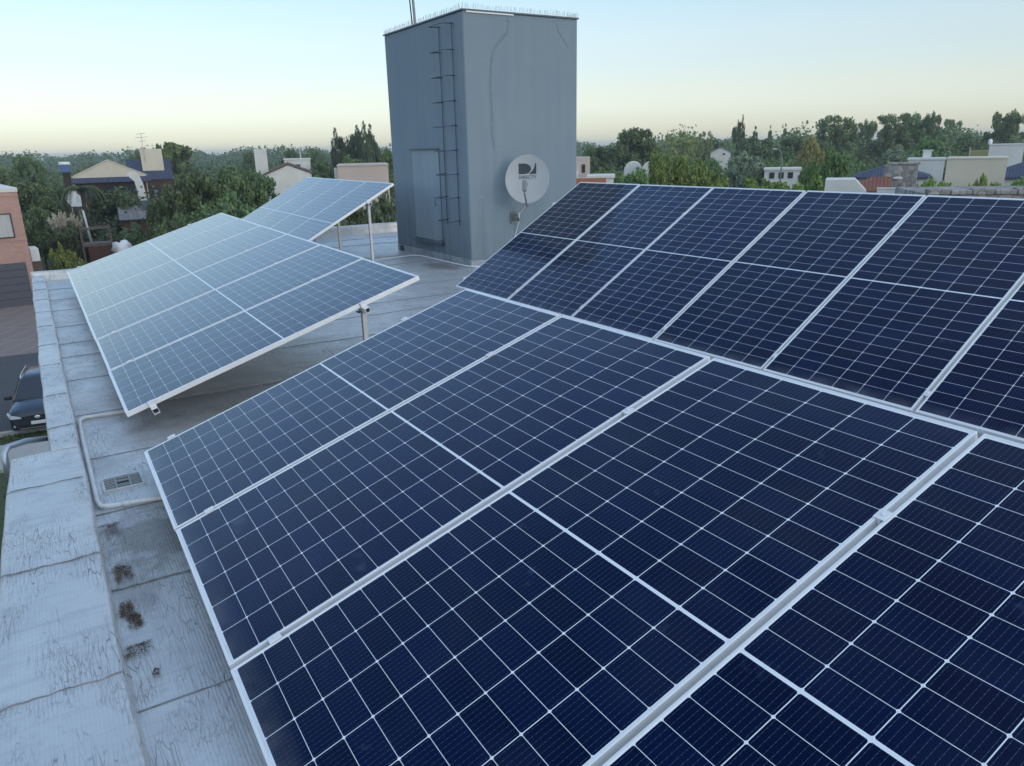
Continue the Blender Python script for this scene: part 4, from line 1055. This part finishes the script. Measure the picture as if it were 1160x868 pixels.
# ================================================================ trees and shrubs
def crown(kind, seed, n):
    r = np.random.default_rng(seed)
    if kind in ('cypress',):
        nb = 26; z = r.uniform(.06, .97, nb); rad = .42 * np.clip((1.02 - z) * 3.2, 0, 1) ** .6 ; a = r.uniform(0, 6.283, nb)
        ctr = np.stack([np.cos(a) * rad * .75, np.sin(a) * rad * .75, z], 1); br = np.stack([.36 * (rad + .12), .36 * (rad + .12), np.full(nb, .085)], 1); ls = .022; asp = 2.2
    elif kind == 'conifer':
        nb = 42; z = r.uniform(.12, .99, nb); rad = .46 * (1.02 - z) ** .8; a = r.uniform(0, 6.283, nb)
        ctr = np.stack([np.cos(a) * rad * .8, np.sin(a) * rad * .8, z], 1); br = np.stack([.015 + .20 * (1 - z), .015 + .20 * (1 - z), .045 + 0 * z], 1); ls = .026; asp = 1.6
    elif kind == 'umbrella':
        nb = 30; a = r.uniform(0, 6.283, nb); q = np.sqrt(r.uniform(0, 1, nb)) * .42
        ctr = np.stack([np.cos(a) * q, np.sin(a) * q, .86 - .25 * q + r.uniform(-.07, .06, nb)], 1); k = nb // 4; ctr[:k, 2] -= r.uniform(.15, .5, k); br = np.stack([r.uniform(.07, .13, nb), r.uniform(.07, .13, nb), r.uniform(.035, .06, nb)], 1); ls = .026; asp = 1.4
    elif kind in ('light', 'yellow'):
        nb = 46; a = r.uniform(0, 6.283, nb); q = np.sqrt(r.uniform(0, 1, nb)) * .42; z = r.uniform(.25, .92, nb) * (1 - .5 * q)
        ctr = np.stack([np.cos(a) * q, np.sin(a) * q, z], 1); br = np.stack([r.uniform(.06, .11, nb), r.uniform(.06, .11, nb), r.uniform(.06, .13, nb)], 1); ls = .020; asp = 2.0
    elif kind in ('tall', 'open'):
        nb = 62; a = r.uniform(0, 6.283, nb); q = np.sqrt(r.uniform(0, 1, nb)) * .42; z = r.uniform(.28, .95, nb)
        ctr = np.stack([np.cos(a) * q * (1.15 - .5 * abs(z - .6)), np.sin(a) * q, z], 1); s = (.075, .13) if kind == 'tall' else (.05, .09)
        br = np.stack([r.uniform(*s, nb), r.uniform(*s, nb), r.uniform(s[0] * .55, s[1] * .6, nb)], 1); ls = .017; asp = 1.5
    elif kind == 'dome':
        nb = 40; a = r.uniform(0, 6.283, nb); c = r.uniform(0, 1, nb); s_ = np.sqrt(1 - c * c)
        ctr = np.stack([np.cos(a) * s_ * .43, np.sin(a) * s_ * .43, .35 + c * .58], 1); br = np.full((nb, 3), .11); ls = .020; asp = 1.4
    else:
        low = .12 if kind == 'bush' else .22
        nb = 80; a = r.uniform(0, 6.283, nb); c = r.uniform(-1, 1, nb); rr = r.uniform(.45, 1, nb) ** .5; s_ = np.sqrt(1 - c * c)
        ctr = np.stack([np.cos(a) * s_ * rr * .41, np.sin(a) * s_ * rr * .41, (low + .95) / 2 + c * rr * (.95 - low) / 2 * .88], 1)
        bs = r.uniform(.045, .12, nb); br = np.stack([bs, bs, bs * r.uniform(.6, .9, nb)], 1); ls = .0165; asp = 1.6
    wgt = (br[:, 0] * br[:, 1] + br[:, 0] * br[:, 2]); wgt = wgt / wgt.sum()
    k = r.choice(nb, n, p=wgt)
    d = r.normal(size=(n, 3)); d /= np.linalg.norm(d, axis=1)[:, None]
    rad = (r.uniform(.5, 1.1, n) + np.abs(r.normal(size=n)) * .12)[:, None]
    c = ctr[k] + d * br[k] * rad
    nrm = d * .7 + r.normal(size=(n, 3)) * .6; nrm[:, 2] += .35; nrm /= np.linalg.norm(nrm, axis=1)[:, None]
    h = r.normal(size=(n, 3)); x = np.cross(nrm, h); x /= np.linalg.norm(x, axis=1)[:, None]; y = np.cross(nrm, x)
    s = (ls * r.uniform(.55, 1.25, n))[:, None]
    if kind in ('light', 'cypress', 'yellow'): y = y * .75 + np.array([0, 0, .3])
    x = x * s; y = y * s * asp
    vco = np.stack([c - x * .3 - y, c + x - y * .1, c + x * .2 + y, c - x + y * .1], 1).reshape(-1, 3)
    me = bpy.data.meshes.new('crown'); me.vertices.add(4 * n); me.vertices.foreach_set('co', vco.astype(np.float32).ravel())
    me.loops.add(4 * n); me.loops.foreach_set('vertex_index', np.arange(4 * n, dtype=np.int32))
    me.polygons.add(n); me.polygons.foreach_set('loop_start', np.arange(0, 4 * n, 4, dtype=np.int32)); me.polygons.foreach_set('loop_total', np.full(n, 4, dtype=np.int32))
    me.update(); me.materials.append(LEAF[kind]); return me, ctr
def trunk(kind, ctr, seed):
    rnd = random.Random(seed); b = MB()
    top = .9 if kind in ('cypress', 'conifer') else .55
    w = .03 if kind not in ('light', 'yellow') else .018
    b.tube([(0, 0, -.01), (.008, .005, top * .4), (.0, .012, top)], [w, w * .75, w * .3], 7)
    for i in rnd.sample(range(len(ctr)), 9):
        c = Vector(ctr[i]); z0 = min(top * .9, max(.12, c.z * .55)); b.tube([(0, .005, z0), (c.x * .45, c.y * .45, (z0 + c.z) / 2 + .02), tuple(c)], [w * .45, w * .3, w * .1], 5, False)
    return b.build('trunk', MAT['bark'])
KINDS = {}
NLEAF = dict(broad=10000, mid=10000, dome=7000, bush=9000, light=9000, yellow=6000, cypress=4000, conifer=4000, tall=8000, open=4000, umbrella=4500, autumn=8000, grey=9000)
NVAR = dict(broad=4, mid=2, light=3, tall=3)
for kd, n in NLEAF.items():
    KINDS[kd] = []
    for q in range(NVAR.get(kd, 1)):
        me, ctr = crown(kd, 100 + 17 * q + len(kd) * 3, n); tk = trunk(kd, ctr, q); td = tk.data; bpy.data.objects.remove(tk); KINDS[kd].append((me, td))
CATS = dict(bush='shrub', yellow='shrub', cypress='cypress', conifer='conifer')
NAMES = dict(broad='broad_tree', mid='leafy_tree', dome='clipped_tree', bush='shrub', light='leafy_shrub', yellow='flowering_shrub', cypress='cypress_tree', conifer='conifer_tree', tall='tall_tree', open='thin_tree', umbrella='flat_topped_tree', autumn='autumn_tree', grey='grey_green_tree')
# label, kind, x, y, height, crown width (metres, world)
TREES = [
    ("dark bushy tree poking above the far woods at the left edge", "broad", -61.22, 100.0, 9.17, 4.44),
    ("dark broad tree behind the brick house, cut by the left edge of the photo", "broad", -40.39, 62.0, 7.45, 5.41),
    ("dark broad tree rising straight behind the white coping of the brick house", "broad", -41.70, 68.0, 6.68, 4.42),
    ("dark broad tree between the brick house and the drooping palm", "broad", -43.42, 74.0, 5.95, 4.16),
    ("low dark tree beside the upper window corner of the brick house", "broad", -33.02, 54.0, 5.11, 2.57),
    ("dark rounded shrub below the cream plumes in the garden", "bush", -28.73, 50.0, 4.28, 2.97),
    ("yellow green flowering shrub left of the wooden play tower", "yellow", -28.32, 48.0, 2.97, 1.49),
    ("low yellow green shrub nearest the far roof kerb by the lawn", "yellow", -26.46, 46.0, 2.59, 1.28),
    ("dark dome shaped tree below the cream hip roofed house", "dome", -30.14, 60.0, 5.51, 5.02),
    ("dark leafy tree just right of the small grey roofed shed", "broad", -21.97, 50.0, 6.46, 3.16),
    ("big dark leafy tree behind the left end of the pale solar row", "broad", -18.18, 46.0, 7.63, 4.12),
    ("tallest dark leafy tree of the clump left of the white chimney", "broad", -16.98, 48.0, 7.99, 4.18),
    ("dark leafy tree touching the white chimney house on its left", "broad", -16.45, 52.0, 7.27, 3.03),
    ("low dark leafy tree right above the far end of the pale solar row", "broad", -14.83, 40.0, 6.35, 4.53),
    ("dark leafy tree in front of the grey roofed shed", "broad", -17.32, 40.0, 5.52, 2.73),
    ("low dark bush under the grey roofed shed", "bush", -24.30, 50.0, 4.07, 2.52),
    ("flat topped open tree behind the cream hip roofed house", "umbrella", -50.65, 120.0, 10.57, 5.85),
    ("small far tree left of the tall cream chimney", "broad", -70.59, 150.0, 9.62, 3.34),
    ("dark far tree behind the blue roof of the cream chimney house", "broad", -52.28, 125.0, 8.41, 6.13),
    ("round far tree between the white chimney and the dark clump", "broad", -48.58, 150.0, 8.98, 4.35),
    ("far tree behind the white chimney house, left of the pale pole", "broad", -46.49, 170.0, 9.29, 4.93),
    ("far tree right of the pale pole", "broad", -44.63, 180.0, 9.08, 6.83),
    ("mid green tree in front of the cypress group, left one", "broad", -25.81, 110.0, 7.21, 4.93),
    ("mid green tree in front of the cypress group, right one", "mid", -20.49, 105.0, 7.61, 5.17),
    ("slim single cypress left of the dense cypress group", "cypress", -26.57, 125.0, 11.30, 2.59),
    ("short cypress between the slim one and the dense group", "cypress", -25.84, 127.0, 9.99, 2.16),
    ("leftmost cypress of the dense tall group", "cypress", -24.09, 126.0, 11.67, 2.61),
    ("middle cypress, tallest of the dense group", "cypress", -22.43, 124.0, 12.10, 3.03),
    ("rightmost cypress of the dense tall group", "cypress", -21.43, 126.0, 11.74, 2.61),
    ("round green tree touching the left edge of the grey tower", "mid", -13.67, 90.0, 8.45, 3.42),
    ("olive green tree between the gabled house and the pink building", "mid", -14.85, 62.0, 6.63, 3.35),
    ("dark hedge bush behind the posts of the far solar row, left one", "bush", -6.43, 28.0, 6.95, 2.09),
    ("dark hedge bush behind the posts of the far solar row, middle one", "bush", -5.74, 29.0, 6.98, 2.16),
    ("dark hedge bush touching the grey tower behind the far solar row", "bush", -5.07, 31.0, 6.99, 2.31),
    ("large dark round crowned tree right of the grey tower", "broad", 18.97, 115.0, 11.19, 8.43),
    ("dark tree at the foot of the large round crowned tree", "broad", 14.85, 130.0, 8.59, 5.82),
    ("olive bush behind the orange wall beside the grey tower", "mid", 9.43, 75.0, 6.39, 2.88),
    ("green bush in front of the two white vaulted sheds, hiding their foot", "mid", 9.27, 58.0, 6.46, 4.59),
    ("yellow green tree between the two white vaulted sheds", "light", 10.78, 60.0, 7.29, 3.10),
    ("tall yellow green tree in front of the white shed, broad one", "light", 12.70, 62.0, 8.16, 3.75),
    ("tall yellow green tree right of the broad yellow green one", "light", 15.48, 64.0, 7.98, 4.46),
    ("yellow green shrub at the foot of the yellow green trees", "light", 15.14, 55.0, 6.28, 2.52),
    ("thin open tree above the yellow green trees", "open", 27.63, 125.0, 9.87, 5.86),
    ("second thin open tree left of the white gable", "open", 34.86, 140.0, 10.02, 3.75),
    ("round dark tree left of the white gable house", "broad", 41.84, 160.0, 9.58, 6.08),
    ("green bush at the foot of the far white gabled house", "mid", 28.69, 110.0, 6.15, 3.72),
    ("left cypress of the pair beside the white gable", "cypress", 49.50, 170.0, 12.26, 2.25),
    ("right taller cypress of the pair beside the white gable", "cypress", 50.37, 170.0, 13.31, 1.93),
    ("pointed tree right of the cypress pair", "conifer", 59.73, 190.0, 11.67, 3.81),
    ("pointed pale tree in the middle of the three pointed ones", "conifer", 64.98, 195.0, 11.90, 3.04),
    ("dark conifer at the right of the three pointed ones", "conifer", 70.40, 200.0, 12.34, 2.67),
    ("broad dark tree behind the street lamp, left of it", "broad", 44.41, 140.0, 9.51, 8.14),
    ("broad dark tree behind the street lamp, right of it", "broad", 52.81, 145.0, 9.42, 7.14),
    ("grey green round tree left of the street lamp", "grey", 26.03, 85.0, 7.40, 4.78),
    ("green shrub below the grey green round tree", "light", 19.26, 58.0, 5.99, 4.44),
    ("yellow green shrub hiding the foot of the long white house", "light", 19.24, 54.0, 5.87, 4.64),
    ("autumn yellow tree right of the street lamp", "autumn", 40.84, 105.0, 8.86, 3.76),
    ("dense bright green tree in front of the blue hip roof", "mid", 26.00, 62.0, 7.68, 3.21),
    ("dense bright green tree left of the blue hip roof, lower one", "mid", 25.48, 64.0, 6.94, 3.18),
    ("yellow green shrub below the dense bright green trees", "light", 21.17, 55.0, 6.27, 4.21),
    ("tall tree with open crown behind the dense green tree", "tall", 62.70, 150.0, 12.30, 7.68),
    ("narrow tree right of the tall open crowned one", "tall", 72.69, 160.0, 11.46, 4.28),
    ("wide tall tree above the stone chimney, left half of its crown row", "tall", 73.00, 150.0, 12.39, 6.34),
    ("wide tall tree above the stone chimney, right half of its crown row", "tall", 78.69, 152.0, 12.51, 6.09),
    ("tall dark spire topped tree right of the tall crown row", "tall", 80.66, 150.0, 12.39, 3.34),
    ("pale distant tree right of the spire topped one", "tall", 98.20, 175.0, 11.75, 4.69),
    ("green tree behind the blue roof, left of the white walls", "grey", 50.01, 100.0, 7.52, 4.95),
    ("olive green tree above the white chimney house", "mid", 59.21, 110.0, 8.32, 5.93),
    ("pale green tree right of the white chimney house", "grey", 45.05, 80.0, 6.91, 3.61),
    ("dark tree behind the cream block", "broad", 76.72, 130.0, 8.92, 6.71),
    ("tall rounded tree at the right edge of the photo", "tall", 88.95, 140.0, 12.10, 5.61),
    ("dark tree below the tall rounded one at the right edge", "broad", 89.64, 145.0, 9.86, 5.84),
    ("yellow green shrub left of the cream block", "light", 24.84, 45.0, 6.33, 2.76),
    ("yellow green shrub in front of the cream block", "light", 26.24, 45.0, 6.49, 2.48),
    ("thin yellow green shoots right of the cream block", "light", 28.37, 46.0, 6.52, 2.40),
    ("yellow green shrub at the right edge in front of the blue roof", "light", 29.89, 46.0, 6.19, 2.55),
    ("small green shrub beside the stone chimney", "light", 21.05, 40.0, 6.10, 1.60),
]
for i, (lab, kd, x, y, h, w) in enumerate(TREES):
    me, td = KINDS[kd][i % len(KINDS[kd])]
    t = thing(NAMES[kd], lab, CATS.get(kd, 'shrub' if 'shrub' in lab or 'shoots' in lab else 'tree'), (x, y, 0), random.uniform(0, 6.28), 'trees and shrubs of the neighbourhood')
    t.scale = (w, w, h); t['h'] = 0; del t['h']
    link('crown', me, t); link('trunk', td, t)

def wood(name, label, n, fx, fy, top, size, m, seed, kind='stuff'):
    """a far-off belt of trees that reads as one mass"""
    r = np.random.default_rng(seed)
    nb = n // 70; ang = r.uniform(fx[0], fx[1], nb); dist = r.uniform(fy[0], fy[1], nb)
    hh = r.uniform(top[0], top[1], nb) * (1 + .12 * np.sin(ang * 37) + .1 * np.sin(ang * 91)); ww = r.uniform(2.2, 5.0, nb)
    k = np.repeat(np.arange(nb), 70); N_ = len(k)
    d = r.normal(size=(N_, 3)); d /= np.linalg.norm(d, axis=1)[:, None]; d *= r.uniform(.5, 1.08, N_)[:, None]
    c = np.stack([ang[k] * dist[k] + d[:, 0] * ww[k], dist[k] + d[:, 1] * ww[k], hh[k] * .55 + d[:, 2] * hh[k] * .45], 1)
    nr = r.normal(size=(N_, 3)); nr[:, 2] += .4; nr /= np.linalg.norm(nr, axis=1)[:, None]
    x = np.cross(nr, r.normal(size=(N_, 3))); x /= np.linalg.norm(x, axis=1)[:, None]; y = np.cross(nr, x)
    s = (size * r.uniform(.6, 1.3, N_) * (dist[k] / fy[0]) ** .5)[:, None]
    v = np.stack([c - x * s - y * s * .3, c + x * s * .3 - y * s, c + x * s + y * s * .3, c - x * s * .3 + y * s], 1).reshape(-1, 3)
    me = bpy.data.meshes.new(name); me.vertices.add(4 * N_); me.vertices.foreach_set('co', v.astype(np.float32).ravel())
    me.loops.add(4 * N_); me.loops.foreach_set('vertex_index', np.arange(4 * N_, dtype=np.int32))
    me.polygons.add(N_); me.polygons.foreach_set('loop_start', np.arange(0, 4 * N_, 4, dtype=np.int32)); me.polygons.foreach_set('loop_total', np.full(N_, 4, dtype=np.int32))
    me.update(); me.materials.append(m); return tag(link(name, me), label, 'woods', kind=kind)
wood('far_woods', 'low blue-green belt of far woods along the whole horizon', 70000, (-.95, 1.0), (330, 620), (9.0, 11.0), .48, LEAF['broad'], 1)
wood('right_woods', 'taller mixed woods behind the houses at right', 60000, (.10, .85), (150, 260), (7.4, 10.0), .26, LEAF['tall'], 2)
wood('left_woods', 'dark garden trees beyond the gabled houses at left', 40000, (-.85, .0), (125, 230), (4.6, 6.8), .22, LEAF['broad'], 3)
wood('garden_greenery', 'green hedges and low garden trees filling the gaps between the right houses', 40000, (.06, .82), (82, 140), (4.0, 6.2), .16, LEAF['mid'], 4)
wood('left_greenery', 'dark undergrowth filling the garden behind the kerb at left', 30000, (-.72, -.02), (56, 100), (2.4, 4.2), .13, LEAF['bush'], 5)

# ================================================================ evening air
hz = MB(); hz.box((-2300, -580, -1.0), (2300, 2600, 16.0))
hm = bpy.data.materials.new('air'); hm.use_nodes = True; hn = hm.node_tree.nodes; hn.clear()
ho = hn.new('ShaderNodeOutputMaterial'); hv = hn.new('ShaderNodeVolumePrincipled')
hv.inputs['Color'].default_value = (.86, .93, 1.0, 1); hv.inputs['Density'].default_value = .0005; hv.inputs['Anisotropy'].default_value = .2
hm.node_tree.links.new(hv.outputs[0], ho.inputs['Volume'])
tag(hz.build('haze', hm), 'thin evening haze over the whole neighbourhood', 'haze', kind='stuff')
